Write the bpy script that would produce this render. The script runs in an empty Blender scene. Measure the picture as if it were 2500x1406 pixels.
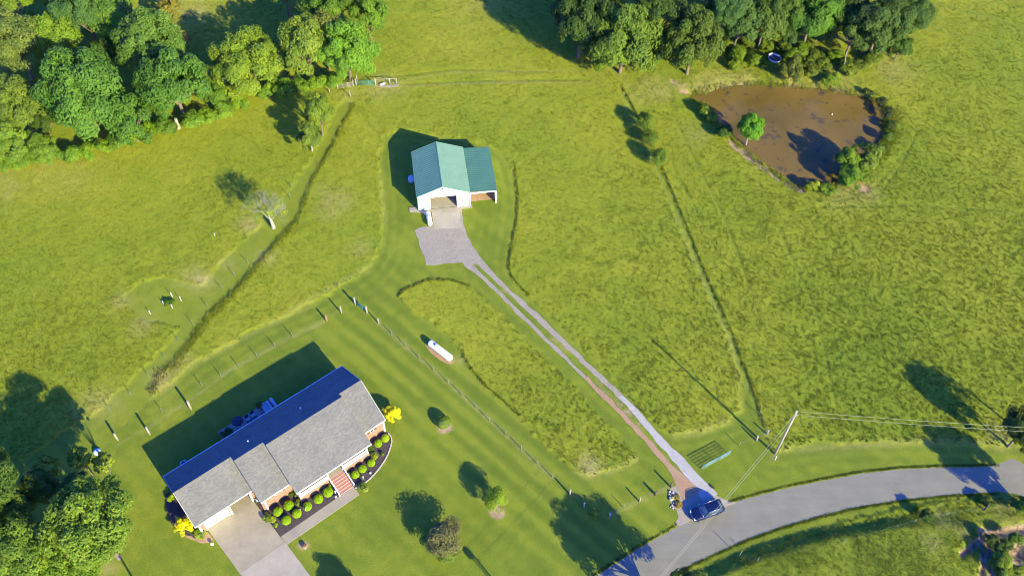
import bpy, math, random
import numpy as np
from mathutils import Vector, Matrix
from mathutils.geometry import tessellate_polygon

# ------------------------------------------------------------------ camera, sky, sun, exposure
sc = bpy.context.scene
COL = sc.collection
CAM_F, CAM_P, CAM_R, CAM_H = 2354.3, 0.934935, -0.026236, 124.0
_R = np.array([1., 0, 0]); _F = np.array([0, math.cos(CAM_P), -math.sin(CAM_P)]); _D = np.array([0, -math.sin(CAM_P), -math.cos(CAM_P)])
_c, _s = math.cos(CAM_R), math.sin(CAM_R)
CR = _c*_R + _s*_D; CD = -_s*_R + _c*_D
cd = bpy.data.cameras.new('camera'); cam = bpy.data.objects.new('camera', cd); COL.objects.link(cam)
cd.sensor_width = 36; cd.lens = CAM_F/2500*36; cd.clip_start = 1; cd.clip_end = 8000
m = Matrix(((CR[0], -CD[0], -_F[0], 0), (CR[1], -CD[1], -_F[1], 0), (CR[2], -CD[2], -_F[2], CAM_H), (0, 0, 0, 1)))
cam.matrix_world = m
sc.camera = cam

SUN_EL = math.radians(25.5); SHADOW_AZ = math.radians(40.7)   # shadows fall this far to the left of +Y
sun_dir = Vector((math.sin(SHADOW_AZ)*math.cos(SUN_EL), -math.cos(SHADOW_AZ)*math.cos(SUN_EL), math.sin(SUN_EL)))
sl = bpy.data.lights.new('sun', 'SUN'); sl.energy = 5.0; sl.angle = math.radians(0.55); sl.color = (1.0, 0.935, 0.40)
so = bpy.data.objects.new('sun', sl); COL.objects.link(so)
so.rotation_euler = sun_dir.to_track_quat('Z', 'Y').to_euler()
w = bpy.data.worlds.new('World'); sc.world = w; w.use_nodes = True
nt = w.node_tree; nt.nodes.clear()
sky = nt.nodes.new('ShaderNodeTexSky'); sky.sky_type = 'NISHITA'; sky.sun_disc = False
sky.sun_elevation = SUN_EL; sky.sun_rotation = math.atan2(sun_dir.x, sun_dir.y)
hs = nt.nodes.new('ShaderNodeHueSaturation'); hs.inputs['Saturation'].default_value = 1.5
bg = nt.nodes.new('ShaderNodeBackground'); bg.inputs[1].default_value = 0.13
wo = nt.nodes.new('ShaderNodeOutputWorld')
nt.links.new(sky.outputs[0], hs.inputs['Color']); tn = nt.nodes.new('ShaderNodeMix'); tn.data_type = 'RGBA'; tn.blend_type = 'MULTIPLY'; tn.inputs[0].default_value = 1; tn.inputs[7].default_value = (.50, .74, 2.15, 1)
nt.links.new(hs.outputs[0], tn.inputs[6]); nt.links.new(tn.outputs[2], bg.inputs[0]); nt.links.new(bg.outputs[0], wo.inputs[0])
sc.view_settings.view_transform = 'Standard'; sc.view_settings.look = 'None'
sc.view_settings.gamma = 1; sc.view_settings.use_curve_mapping = False
sc.view_settings.exposure = 1.25
sc.cycles.filter_width = 1.0

# ------------------------------------------------------------------ helpers
def g(x, y, z=0.0):
    """point of the place at height z seen in the photograph at pixel (x, y)"""
    d = _F + CR*(x-1250)/CAM_F + CD*(y-703)/CAM_F
    t = (z-CAM_H)/d[2]
    return Vector((d[0]*t, d[1]*t, z))
def gl(pts, z=0.0): return [g(p[0], p[1], z) for p in pts]
def rnd(a, b): return random.uniform(a, b)

def vnoise(x, y, seed=0):
    xi = np.floor(x).astype(np.int64); yi = np.floor(y).astype(np.int64); fx = x-xi; fy = y-yi
    fx = fx*fx*(3-2*fx); fy = fy*fy*(3-2*fy)
    def h(a, b):
        n = (a*374761393 + b*668265263 + seed*974711) & 0x7fffffff
        n = ((n ^ (n >> 13))*1274126177) & 0x7fffffff
        return ((n ^ (n >> 16)) & 0xffff)/65535.0
    return (h(xi, yi)*(1-fx)+h(xi+1, yi)*fx)*(1-fy)+(h(xi, yi+1)*(1-fx)+h(xi+1, yi+1)*fx)*fy
def inpoly(x, y, P):
    P = [(p[0], p[1]) for p in P]; r = np.zeros(x.shape, bool); n = len(P); j = n-1
    for i in range(n):
        xi, yi = P[i]; xj, yj = P[j]
        if yi != yj:
            c = ((yi > y) != (yj > y)) & (x < (xj-xi)*(y-yi)/(yj-yi)+xi)
            r ^= c
        j = i
    return r
def pldist(x, y, P, closed=False):
    P = [(p[0], p[1]) for p in P]; d = np.full(x.shape, 1e9)
    if closed: P = P+[P[0]]
    for a, b in zip(P[:-1], P[1:]):
        dx, dy = b[0]-a[0], b[1]-a[1]; L = dx*dx+dy*dy+1e-9
        t = np.clip(((x-a[0])*dx+(y-a[1])*dy)/L, 0, 1)
        d = np.minimum(d, np.hypot(x-a[0]-t*dx, y-a[1]-t*dy))
    return d
def sstep(v, a, b):
    t = np.clip((v-a)/(b-a), 0, 1); return t*t*(3-2*t)

def tag(o, label=None, cat=None, group=None, kind=None):
    if label: o['label'] = label
    if cat: o['category'] = cat
    if group: o['group'] = group
    if kind: o['kind'] = kind
    return o
def empty(name, loc=(0, 0, 0), rz=0):
    o = bpy.data.objects.new(name, None); COL.objects.link(o); o.location = loc; o.rotation_euler = (0, 0, rz)
    o.empty_display_size = 0.3
    return o
class MB:
    def __init__(s): s.v = []; s.f = []; s.sm = []
    def add(s, vs, fs, smooth=False):
        b = len(s.v); s.v += [tuple(v) for v in vs]; s.f += [tuple(i+b for i in f) for f in fs]; s.sm += [smooth]*len(fs)
    def box(s, x0, x1, y0, y1, z0, z1):
        vs = [(x, y, z) for z in (z0, z1) for y in (y0, y1) for x in (x0, x1)]
        s.add(vs, [(0, 2, 3, 1), (4, 5, 7, 6), (0, 1, 5, 4), (2, 6, 7, 3), (0, 4, 6, 2), (1, 3, 7, 5)]); return s
    def obox(s, c, ux, uy, uz):
        c, ux, uy, uz = map(Vector, (c, ux, uy, uz))
        vs = [c+a*ux+b*uy+d*uz for d in (-1, 1) for b in (-1, 1) for a in (-1, 1)]
        s.add(vs, [(0, 2, 3, 1), (4, 5, 7, 6), (0, 1, 5, 4), (2, 6, 7, 3), (0, 4, 6, 2), (1, 3, 7, 5)]); return s
    def bar(s, a, b, wd, h):
        """box beam from a to b"""
        a, b = Vector(a), Vector(b); d = b-a; u = d.normalized(); up = Vector((0, 0, 1))
        if abs(u.z) > .95: up = Vector((0, 1, 0))
        sd = u.cross(up).normalized(); up = sd.cross(u)
        return s.obox((a+b)/2, d/2, sd*wd/2, up*h/2)
    def tube(s, pts, rs, n=8, cap=True):
        pts = [Vector(p) for p in pts]
        if not isinstance(rs, (list, tuple)): rs = [rs]*len(pts)
        b = len(s.v); ref = Vector((0.3, 0.2, 1)).normalized()
        for i, p in enumerate(pts):
            d = (pts[min(i+1, len(pts)-1)]-pts[max(i-1, 0)]).normalized()
            r = ref if abs(d.dot(ref)) < .95 else Vector((1, 0, 0))
            u = d.cross(r).normalized(); v = d.cross(u)
            for k in range(n):
                a = 2*math.pi*k/n; q = p+(u*math.cos(a)+v*math.sin(a))*rs[i]; s.v.append(tuple(q))
        for i in range(len(pts)-1):
            for k in range(n):
                s.f.append((b+i*n+k, b+(i+1)*n+k, b+(i+1)*n+(k+1) % n, b+i*n+(k+1) % n)); s.sm.append(True)
        if cap:
            s.f.append(tuple(b+k for k in range(n))); s.sm.append(False)
            s.f.append(tuple(b+(len(pts)-1)*n+k for k in reversed(range(n)))); s.sm.append(False)
        return s
    def lathe(s, prof, c=(0, 0, 0), n=16, smooth=True):
        b = len(s.v)
        for r, z in prof:
            for k in range(n):
                a = 2*math.pi*k/n; s.v.append((c[0]+r*math.cos(a), c[1]+r*math.sin(a), c[2]+z))
        for i in range(len(prof)-1):
            for k in range(n):
                s.f.append((b+i*n+k, b+i*n+(k+1) % n, b+(i+1)*n+(k+1) % n, b+(i+1)*n+k)); s.sm.append(smooth)
        return s
    def prism(s, poly, z0, z1):
        poly = [(p[0], p[1]) for p in poly]; n = len(poly)
        area = sum(poly[i][0]*poly[(i+1) % n][1]-poly[(i+1) % n][0]*poly[i][1] for i in range(n))
        if area < 0: poly = poly[::-1]
        b = len(s.v); s.v += [(x, y, z0) for x, y in poly]+[(x, y, z1) for x, y in poly]
        for t in tessellate_polygon([[Vector((x, y, 0)) for x, y in poly]]):
            a, c, d = t; P = [Vector((*poly[i], 0)) for i in (a, c, d)]
            if (P[1]-P[0]).cross(P[2]-P[0]).z < 0: a, c, d = a, d, c
            s.f.append((b+n+a, b+n+c, b+n+d)); s.sm.append(False)
            s.f.append((b+a, b+d, b+c)); s.sm.append(False)
        for i in range(n):
            j = (i+1) % n; s.f.append((b+i, b+j, b+n+j, b+n+i)); s.sm.append(False)
        return s
    def build(s, name, mat, parent=None, loc=None):
        me = bpy.data.meshes.new(name); me.from_pydata(s.v, [], s.f); me.polygons.foreach_set('use_smooth', s.sm)
        me.update(); me.materials.append(mat)
        o = bpy.data.objects.new(name, me); COL.objects.link(o)
        if parent: o.parent = parent
        if loc: o.location = loc
        return o
def npmesh(name, V, F, mat, attrs=None, colattr=None, smooth=False):
    """V (n,3), F (m,k) numpy -> object"""
    me = bpy.data.meshes.new(name); n = len(V); k = F.shape[1]
    me.vertices.add(n); me.vertices.foreach_set('co', V.astype(np.float32).ravel())
    me.loops.add(F.size); me.loops.foreach_set('vertex_index', F.astype(np.int32).ravel())
    me.polygons.add(len(F)); me.polygons.foreach_set('loop_start', np.arange(0, F.size, k, dtype=np.int32))
    me.polygons.foreach_set('loop_total', np.full(len(F), k, dtype=np.int32))
    me.polygons.foreach_set('use_smooth', np.full(len(F), smooth, bool))
    for an, av in (attrs or {}).items():
        a = me.attributes.new(an, 'FLOAT', 'POINT'); a.data.foreach_set('value', av.astype(np.float32))
    me.update(calc_edges=True); me.validate()
    if mat: me.materials.append(mat)
    return me
def link(name, me, parent=None, loc=None):
    o = bpy.data.objects.new(name, me); COL.objects.link(o)
    if parent: o.parent = parent
    if loc is not None: o.location = loc
    return o
def rough_edge(P, amp=.12, step=.35, seed=1, closed=True):
    """resample a world polygon and make its edge uneven"""
    R = random.Random(seed); out = []; n = len(P)
    of = R.uniform(0, 900); cnt = 0
    for i in range(n if closed else n-1):
        a, b = Vector(P[i]), Vector(P[(i+1) % n]); L = (b-a).length; k = max(1, int(L/step))
        nn = Vector((-(b-a).y, (b-a).x, 0)).normalized() if L > 0 else Vector((0, 0, 0))
        for j in range(k):
            p = a.lerp(b, j/k)
            cnt += 1; f_ = float(vnoise(np.array([cnt*.31+of]), np.array([.5]), 3)[0]+.4*vnoise(np.array([cnt*.9+of]), np.array([.5]), 4)[0])-.7
            out.append(p+nn*f_*2.6*amp)
    return out

# ------------------------------------------------------------------ materials
class NB:
    def __init__(s, name):
        s.m = bpy.data.materials.new(name); s.m.use_nodes = True; s.t = s.m.node_tree; s.n = s.t.nodes; s.n.clear()
        s.out = s.n.new('ShaderNodeOutputMaterial'); s.b = s.n.new('ShaderNodeBsdfPrincipled'); s.l = s.t.links.new
        s.l(s.b.outputs[0], s.out.inputs[0])
        s.geo = s.n.new('ShaderNodeNewGeometry'); s.tc = s.n.new('ShaderNodeTexCoord')
    def pos(s, obj=False): return s.tc.outputs['Object'] if obj else s.geo.outputs['Position']
    def map(s, scale, obj=False, rot=0):
        mp = s.n.new('ShaderNodeMapping'); mp.inputs['Scale'].default_value = scale; mp.inputs['Rotation'].default_value = (0, 0, rot)
        s.l(s.pos(obj), mp.inputs[0]); return mp.outputs[0]
    def noise(s, scale, detail=3, rough=.55, vec=None, obj=False, dist=0):
        n = s.n.new('ShaderNodeTexNoise'); n.inputs['Scale'].default_value = scale; n.inputs['Detail'].default_value = detail
        n.inputs['Roughness'].default_value = rough; n.inputs['Distortion'].default_value = dist
        s.l(vec or s.pos(obj), n.inputs['Vector']); return n.outputs[0]
    def ramp(s, fac, stops):
        r = s.n.new('ShaderNodeValToRGB'); e = r.color_ramp.elements
        e[0].position, e[0].color = stops[0][0], (*stops[0][1], 1); e[1].position, e[1].color = stops[-1][0], (*stops[-1][1], 1)
        for p, c in stops[1:-1]:
            x = e.new(p); x.color = (*c, 1)
        s.l(fac, r.inputs[0]); return r.outputs[0]
    def mr(s, v, a, b, c=0., d=1.):
        n = s.n.new('ShaderNodeMapRange'); n.inputs[1].default_value = a; n.inputs[2].default_value = b
        n.inputs[3].default_value = c; n.inputs[4].default_value = d; s.l(v, n.inputs[0]); return n.outputs[0]
    def mix(s, f, a, b, mode='MIX'):
        n = s.n.new('ShaderNodeMix'); n.data_type = 'RGBA'; n.blend_type = mode
        if isinstance(f, (int, float)): n.inputs[0].default_value = f
        else: s.l(f, n.inputs[0])
        for i, c in ((6, a), (7, b)):
            if isinstance(c, tuple): n.inputs[i].default_value = (*c, 1)
            else: s.l(c, n.inputs[i])
        return n.outputs[2]
    def math(s, op, a, b=None):
        n = s.n.new('ShaderNodeMath'); n.operation = op
        for i, x in enumerate((a, b)):
            if x is None: continue
            if isinstance(x, (int, float)): n.inputs[i].default_value = x
            else: s.l(x, n.inputs[i])
        return n.outputs[0]
    def attr(s, name, typ='GEOMETRY'):
        n = s.n.new('ShaderNodeAttribute'); n.attribute_name = name; n.attribute_type = typ; return n
    def soften(s, k):
        """lean the shading normal of thin blades and leaves towards the sky, as a tuft of many would catch it"""
        v = s.n.new('ShaderNodeMix'); v.data_type = 'VECTOR'; v.inputs[0].default_value = k; s.l(s.geo.outputs['Normal'], v.inputs[4]); v.inputs[5].default_value = (0, 0, 1)
        n = s.n.new('ShaderNodeVectorMath'); n.operation = 'NORMALIZE'; s.l(v.outputs[1], n.inputs[0]); s.l(n.outputs[0], s.b.inputs['Normal'])
    def color(s, c): s.l(c, s.b.inputs['Base Color']) if not isinstance(c, tuple) else setattr(s.b.inputs['Base Color'], 'default_value', (*c, 1)); return s
    def rough(s, r, spec=None, metal=None):
        s.b.inputs['Roughness'].default_value = r
        if spec is not None: s.b.inputs['Specular IOR Level'].default_value = spec
        if metal is not None: s.b.inputs['Metallic'].default_value = metal
        return s
    def bump(s, h, strength=.5, dist=.05):
        n = s.n.new('ShaderNodeBump'); n.inputs['Strength'].default_value = strength; n.inputs['Distance'].default_value = dist
        s.l(h, n.inputs['Height']); s.l(n.outputs[0], s.b.inputs['Normal']); return s

def simple(name, c, rough=.6, var=.12, scale=3., bump=0, spec=.3, metal=0, obj=True, scale2=40):
    b = NB(name); n1 = b.noise(scale, 4, .6, obj=obj)
    lo = tuple(x*(1-var) for x in c); hi = tuple(min(1, x*(1+var)) for x in c)
    b.color(b.ramp(n1, [(.3, lo), (.7, hi)])).rough(rough, spec, metal)
    if bump: b.bump(b.noise(scale2, 3, obj=obj), bump, .02)
    return b.m

# grass, shared by the ground and by the blades standing on it so that both agree in colour
def grass_mat(name, blades):
    b = NB(name)
    n1 = b.noise(.045, 4, .6); n2 = b.noise(.33, 4, .6, dist=.6); n3 = b.noise(2.2, 3, .6)
    mixv = b.math('ADD', b.math('MULTIPLY', n1, .58), b.math('ADD', b.math('MULTIPLY', n2, .27), b.math('MULTIPLY', n3, .15)))
    field = b.ramp(mixv, [(.36, (.150, .196, .014)), (.50, (.198, .222, .016)), (.62, (.240, .246, .020))])
    lushv = b.attr('lush').outputs['Fac']
    lush = b.ramp(mixv, [(.36, (.112, .158, .012)), (.5, (.150, .188, .014)), (.64, (.195, .218, .016))])
    field = b.mix(lushv, field, lush)
    st = b.attr('stripe').outputs['Fac']
    n4 = b.noise(.9, 4, .65)
    lawn = b.ramp(b.math('ADD', b.math('MULTIPLY', n2, .5), b.math('MULTIPLY', n4, .5)), [(.34, (.118, .160, .013)), (.5, (.150, .184, .016)), (.66, (.190, .212, .020))])
    lawn = b.mix(b.mr(st, -.5, .25, .6, 0.), lawn, (.082, .118, .012))
    lawn = b.mix(b.mr(st, .0, .5, 0., .45), lawn, (.195, .212, .020))
    c = b.mix(b.attr('tall').outputs['Fac'], lawn, field)
    c = b.mix(b.math('MULTIPLY', b.attr('dry').outputs['Fac'], b.mr(n4, .3, .7, .35, .85)), c, (.35, .28, .11))
    c = b.mix(b.attr('bare').outputs['Fac'], c, b.ramp(n4, [(.3, (.24, .15, .085)), (.7, (.42, .29, .18))]))
    fn = b.noise(4.6, 4, .7, vec=b.map((1, 1.6, 1), rot=.6))
    c = b.mix(1., c, b.ramp(fn, [(.32, (.50, .61, .46)), (.44, (.96, .97, .96)), (.68, (1.26, 1.18, 1.22))]), 'MULTIPLY')
    if blades:
        t = b.attr('tint').outputs['Fac']
        c = b.mix(1., c, b.ramp(t, [(0, (.62, .72, .58)), (.5, (1, 1, 1)), (1, (1.35, 1.24, 1.25))]), 'MULTIPLY')
        b.color(c).rough(.7, .1); b.soften(.62)
        tr = b.n.new('ShaderNodeBsdfTranslucent'); b.l(c, tr.inputs[0])
        ms = b.n.new('ShaderNodeMixShader'); ms.inputs[0].default_value = .2
        b.l(b.b.outputs[0], ms.inputs[1]); b.l(tr.outputs[0], ms.inputs[2]); b.l(ms.outputs[0], b.out.inputs[0])
    else:
        sp = b.noise(5.5, 3, .7, vec=b.map((1, 2.6, 1), rot=.7))
        c = b.mix(1., c, b.ramp(sp, [(.3, (.68, .76, .66)), (.5, (1, 1, 1)), (.7, (1.24, 1.18, 1.15))]), 'MULTIPLY')
        b.color(c).rough(.8, .1)
        b.bump(b.math('ADD', b.noise(7, 4, .7), b.math('MULTIPLY', b.noise(1.3, 2), .35)), .6, .09)
    return b.m
M_GROUND = grass_mat('grass_ground', False)
M_BLADE = grass_mat('grass_blades', True)

def leaf_mat():
    b = NB('foliage'); oc = b.n.new('ShaderNodeObjectInfo').outputs['Color']
    t = b.attr('tint').outputs['Fac']; n = b.noise(.6, 2)
    c = b.mix(1., oc, b.ramp(t, [(0, (.50, .62, .55)), (.5, (1, 1, 1)), (1, (1.55, 1.4, 1.1))]), 'MULTIPLY')
    c = b.mix(1., c, (1.27, 1.24, .58), 'MULTIPLY')
    c = b.mix(b.mr(n, .35, .65, 0, .35), c, b.mix(1., c, (1.35, 1.15, .8), 'MULTIPLY'))
    b.color(c).rough(.55, .2); b.soften(.25)
    tr = b.n.new('ShaderNodeBsdfTranslucent'); b.l(c, tr.inputs[0])
    ms = b.n.new('ShaderNodeMixShader'); ms.inputs[0].default_value = .34
    b.l(b.b.outputs[0], ms.inputs[1]); b.l(tr.outputs[0], ms.inputs[2]); b.l(ms.outputs[0], b.out.inputs[0])
    return b.m
M_LEAF = leaf_mat()
M_BARK = simple('bark', (.16, .12, .085), .9, .3, 5, .6)
M_PALEBARK = simple('pale_bark', (.27, .25, .20), .85, .2, 5, .5)

def shingle():
    b = NB('roof_shingles')
    br = b.n.new('ShaderNodeTexBrick'); br.inputs['Scale'].default_value = 1; br.inputs['Brick Width'].default_value = .33; br.inputs['Row Height'].default_value = .13
    br.inputs['Mortar Size'].default_value = .008; br.inputs['Color1'].default_value = (.115, .110, .098, 1); br.inputs['Color2'].default_value = (.158, .150, .130, 1); br.inputs['Mortar'].default_value = (.08, .08, .088, 1)
    b.l(b.pos(True), br.inputs[0])
    c = b.mix(1., br.outputs[0], b.ramp(b.noise(9, 3, .7, obj=True), [(.3, (.8, .8, .82)), (.7, (1.22, 1.2, 1.16))]), 'MULTIPLY')
    c = b.mix(1., c, b.ramp(b.noise(.5, 4, .6, obj=True), [(.3, (.9, .9, .92)), (.7, (1.1, 1.1, 1.08))]), 'MULTIPLY')
    b.color(c).rough(.9, .2).bump(br.outputs[1], .3, .01); return b.m
M_SHINGLE = shingle()
def brick():
    b = NB('brick'); br = b.n.new('ShaderNodeTexBrick'); br.inputs['Scale'].default_value = 1; br.inputs['Brick Width'].default_value = .21; br.inputs['Row Height'].default_value = .075
    br.inputs['Mortar Size'].default_value = .008; br.inputs['Color1'].default_value = (.23, .10, .058, 1); br.inputs['Color2'].default_value = (.29, .135, .085, 1); br.inputs['Mortar'].default_value = (.33, .27, .21, 1)
    mp = b.n.new('ShaderNodeMapping'); mp.inputs['Rotation'].default_value = (math.pi/2, 0, 0); b.l(b.pos(True), mp.inputs[0]); b.l(mp.outputs[0], br.inputs[0])
    b.color(b.mix(1., br.outputs[0], b.ramp(b.noise(2, 3, obj=True), [(.3, (.88, .88, .88)), (.7, (1.12, 1.1, 1.08))]), 'MULTIPLY')).rough(.85, .2); return b.m
M_BRICK = brick()
M_WHITE = simple('white_trim', (.80, .80, .78), .5, .05, 1.5)
M_SIDING = simple('white_metal_siding', (.80, .80, .79), .45, .05, .8)
M_GLASS = simple('dark_glass', (.03, .04, .05), .08, .1, 1, 0, .8)
M_FLASH = simple('grey_flashing', (.17, .17, .175), .7, .1)
M_DARK = simple('dark_shutter', (.10, .05, .04), .6, .1)
M_CONC = None
def concrete(name, c, stain=.18, scale=.4):
    b = NB(name); a = b.noise(scale, 5, .65); d = b.noise(9, 3, .6); s2 = b.noise(1.7, 4, .7, dist=1.)
    lo = tuple(x*(1-stain) for x in c); hi = tuple(x*(1+stain*.6) for x in c)
    cc = b.ramp(a, [(.3, lo), (.7, hi)]); cc = b.mix(b.mr(s2, .55, .75, 0, .35), cc, tuple(x*.72 for x in c))
    cc = b.mix(1., cc, b.ramp(d, [(.3, (.93, .93, .93)), (.7, (1.06, 1.06, 1.06))]), 'MULTIPLY')
    b.color(cc).rough(.85, .2).bump(d, .15, .01); return b.m
M_CONC = concrete('concrete_tan', (.30, .25, .165))
M_CONC2 = concrete('concrete_pale', (.335, .290, .205))
M_WALK = concrete('concrete_walk', (.30, .25, .172), .1)
def gravel(name, cols, scale=9, patch=None):
    b = NB(name); v = b.n.new('ShaderNodeTexVoronoi'); v.inputs['Scale'].default_value = scale; b.l(b.pos(), v.inputs['Vector'])
    sep = b.n.new('ShaderNodeSeparateColor'); b.l(v.outputs['Color'], sep.inputs[0])
    c = b.ramp(sep.outputs[0], [(.1, cols[0]), (.5, cols[1]), (.95, cols[2])])
    n = b.noise(.55, 5, .65, dist=.5)
    c = b.mix(1., c, b.ramp(n, [(.3, (.82, .84, .88)), (.7, (1.12, 1.08, 1.02))]), 'MULTIPLY')
    c = b.mix(.4, c, cols[1])
    if patch: c = b.mix(b.mr(b.noise(.8, 4, .7), patch[0], patch[0]+.1, 0, patch[2]), c, patch[1])
    b.color(c).rough(.9, .2).bump(v.outputs[0], .5, .03); return b.m
M_GRAVEL = gravel('grey_gravel', [(.175, .152, .108), (.262, .226, .160), (.39, .34, .245)], 13, (.60, (.33, .26, .17), .5))
M_GRAVELW = gravel('white_gravel', [(.20, .185, .155), (.34, .315, .265), (.54, .50, .42)], 15)
M_DIRT = gravel('brown_gravel', [(.22, .13, .065), (.33, .20, .105), (.43, .29, .17)], 14)
M_TAN = gravel('tan_gravel', [(.21, .175, .12), (.29, .245, .175), (.40, .34, .26)], 12)
M_MULCH = gravel('dark_mulch', [(.035, .025, .022), (.065, .05, .045), (.12, .095, .085)], 14)
M_SOIL = gravel('bare_soil', [(.25, .14, .07), (.36, .22, .12), (.46, .31, .19)], 10)
def asphalt():
    b = NB('asphalt'); n = b.noise(.35, 4, .6); f = b.noise(26, 2, .7); tr = b.noise(1.0, 3, .6, vec=b.map((.12, 1.3, 1), rot=-.35))
    c = b.ramp(n, [(.3, (.170, .158, .112)), (.7, (.202, .187, .134))])
    c = b.mix(1., c, b.ramp(f, [(.3, (.86, .86, .86)), (.7, (1.15, 1.15, 1.15))]), 'MULTIPLY')
    c = b.mix(1., c, b.ramp(tr, [(.3, (.95, .95, .95)), (.7, (1.06, 1.05, 1.04))]), 'MULTIPLY')
    b.color(c).rough(.9, .2).bump(f, .2, .01); return b.m
M_ASPHALT = asphalt()
def water():
    b = NB('pond_water'); n = b.noise(.075, 3, .5, dist=.3); n2 = b.noise(.42, 5, .7, dist=.4)
    c = b.ramp(n, [(.3, (.082, .054, .011)), (.45, (.130, .085, .019)), (.7, (.180, .114, .031))])
    c = b.mix(b.mr(n2, .56, .64, 0, .7), c, (.052, .040, .034))
    b.color(c); b.b.inputs['Roughness'].default_value = .09; b.b.inputs['IOR'].default_value = 1.33; b.b.inputs['Specular IOR Level'].default_value = .32
    b.bump(b.noise(1.6, 3), .10, .05); return b.m
M_WATER = water()
def roofmetal(name, c, fade=None):
    b = NB(name); n = b.noise(.5, 5, .6, obj=True)
    cc = b.ramp(n, [(.3, tuple(x*.93 for x in c)), (.7, tuple(x*1.07 for x in c))])
    b.color(cc).rough(.6, .12); return b.m
M_ROOFG = roofmetal('green_metal_roof', (.115, .235, .155))
M_ROOFF = roofmetal('faded_green_roof', (.145, .245, .165))
M_ROOFD = roofmetal('lean_to_roof', (.062, .150, .105))
M_WOOD = simple('weathered_post', (.30, .24, .17), .9, .25, 6, .5)
M_PALEWOOD = simple('pale_post', (.29, .26, .20), .9, .2, 6, .5)
M_DKWOOD = simple('dark_post', (.10, .075, .05), .9, .25, 6, .5)
M_REDWOOD = simple('red_brown_post', (.38, .15, .08), .9, .2, 6, .5)
M_STEEL = simple('galvanised_steel', (.40, .41, .42), .45, .1, 3, 0, .5, .6)
M_TPOST = simple('painted_steel_post', (.16, .18, .13), .7, .1)
M_GREENGATE = simple('green_gate_tube', (.06, .22, .15), .5, .1)
M_TEALGATE = simple('teal_gate_tube', (.13, .22, .17), .45, .1)
M_TANK = simple('white_tank_paint', (.82, .82, .81), .35, .04, 1.2)
M_PVC = simple('white_pvc', (.85, .85, .84), .4, .03)
M_BLACK = simple('black_plastic', (.02, .02, .022), .5, .1)
M_NAVY = simple('dark_cloth', (.03, .03, .05), .9, .2)
M_CUSHION = simple('pale_cushion', (.42, .42, .42), .9, .1)
M_BLUEGREY = simple('blue_grey_cover', (.35, .42, .50), .8, .1)
M_WIRE = simple('aluminium_wire', (.42, .40, .28), .5, .05)
M_STONE = simple('pale_stone', (.38, .35, .31), .9, .25, 4, .5)
M_EDGE = simple('edging_stone', (.42, .35, .30), .9, .25, 6, .5)
M_RED = simple('brick_tread', (.40, .17, .12), .85, .2, 6, .3)
M_TERRA = simple('terracotta', (.42, .2, .12), .8, .1)

# ------------------------------------------------------------------ layout traced from the photograph (pixels -> metres on the ground)
LAWN = gl([(362,955),(365,972),(480,884),(620,803),(760,742),(870,678),(905,648),(925,611),(935,543),(927,430),(927,360),(950,325),(1000,321),(1060,330),(1130,340),(1190,352),(1235,380),(1252,420),(1262,480),(1260,540),(1250,590),(1241,640),(1243,668),(1262,692),(1290,720),(1390,818),(1500,932),(1600,1035),(1650,1060),(1720,1050),(1780,1028),(1808,1000),(1808,930),(1768,800),(1703,665),(1650,530),(1604,415),(1560,322),(1508,215),(1517,212),(1575,320),(1612,405),(1655,505),(1715,655),(1790,825),(1832,940),(1865,1045),(1885,1100),(1905,1098),(2000,1080),(2100,1076),(2300,1078),(2440,1085),(2560,1085),(2700,1100),(2700,1260),(2480,1212),(2316,1222),(2198,1240),(2000,1290),(1824,1350),(1700,1406),(1600,1480),(1400,1640),(-200,1700),(-300,1200),(60,1120),(190,1030),(232,1008),(330,922)])
DRIVEFIELD = gl([(970,722),(990,703),(1030,688),(1060,681),(1105,683),(1150,700),(1190,738),(1300,845),(1400,945),(1480,1030),(1545,1100),(1560,1118),(1520,1138),(1478,1150),(1435,1160),(1395,1140),(1330,1085),(1270,1020),(1190,950),(1150,902),(1130,862),(1100,822),(1060,790),(1000,758)])
SWALE = gl([(838,245),(868,250),(800,372),(762,440),(742,490),(722,540),(690,575),(640,630),(600,680),(545,735),(500,780),(470,820),(432,880),(398,905),(362,955),(365,975),(300,1045),(225,1012),(330,920),(400,850),(435,800),(400,790),(350,785),(312,752),(305,725),(340,688),(400,673),(450,690),(490,700),(540,640),(640,545),(700,470),(760,390),(824,262)])
ROUGH = gl([(2700,1230),(2480,1222),(2316,1232),(2198,1250),(2000,1300),(1824,1362),(1700,1420),(1600,1500),(1400,1700),(3000,1700),(3000,1230)])
PONDZ = -.55
POND = gl([(1685,231),(1725,228),(1756,216),(1798,208.6),(1860,208),(1912,211),(1990,215),(2042,223),(2094,233),(2130,242),(2149,258),(2160,280),(2160,305),(2150,338),(2128,372),(2098,400),(2075,420),(2042,447),(2006,449),(1969,456),(1946,456),(1912,430),(1860,396),(1824,365),(1800,346),(1782,326),(1756,305),(1740,279),(1722,258),(1699,245),(1685,236)], PONDZ)
ROAD_UP = gl([(1200,1570),(1330,1482),(1453,1405),(1559.5,1335.6),(1655.6,1282),(1676,1268),(1772,1229),(1850,1208),(1921.5,1190),(1999,1173.7),(2099,1154.6),(2198,1143.5),(2297,1139.5),(2403.5,1138),(2445,1128),(2470,1117),(2510,1135),(2600,1190),(2720,1300)])
ROAD_LO = gl([(1350,1640),(1540,1460),(1610,1420),(1662,1391),(1743,1352),(1824,1316),(1905,1287),(1999,1260),(2079,1240),(2198,1220),(2316,1208),(2440,1201),(2480,1205),(2520,1230),(2600,1310)])
ROAD = ROAD_UP+ROAD_LO[::-1]

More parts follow.
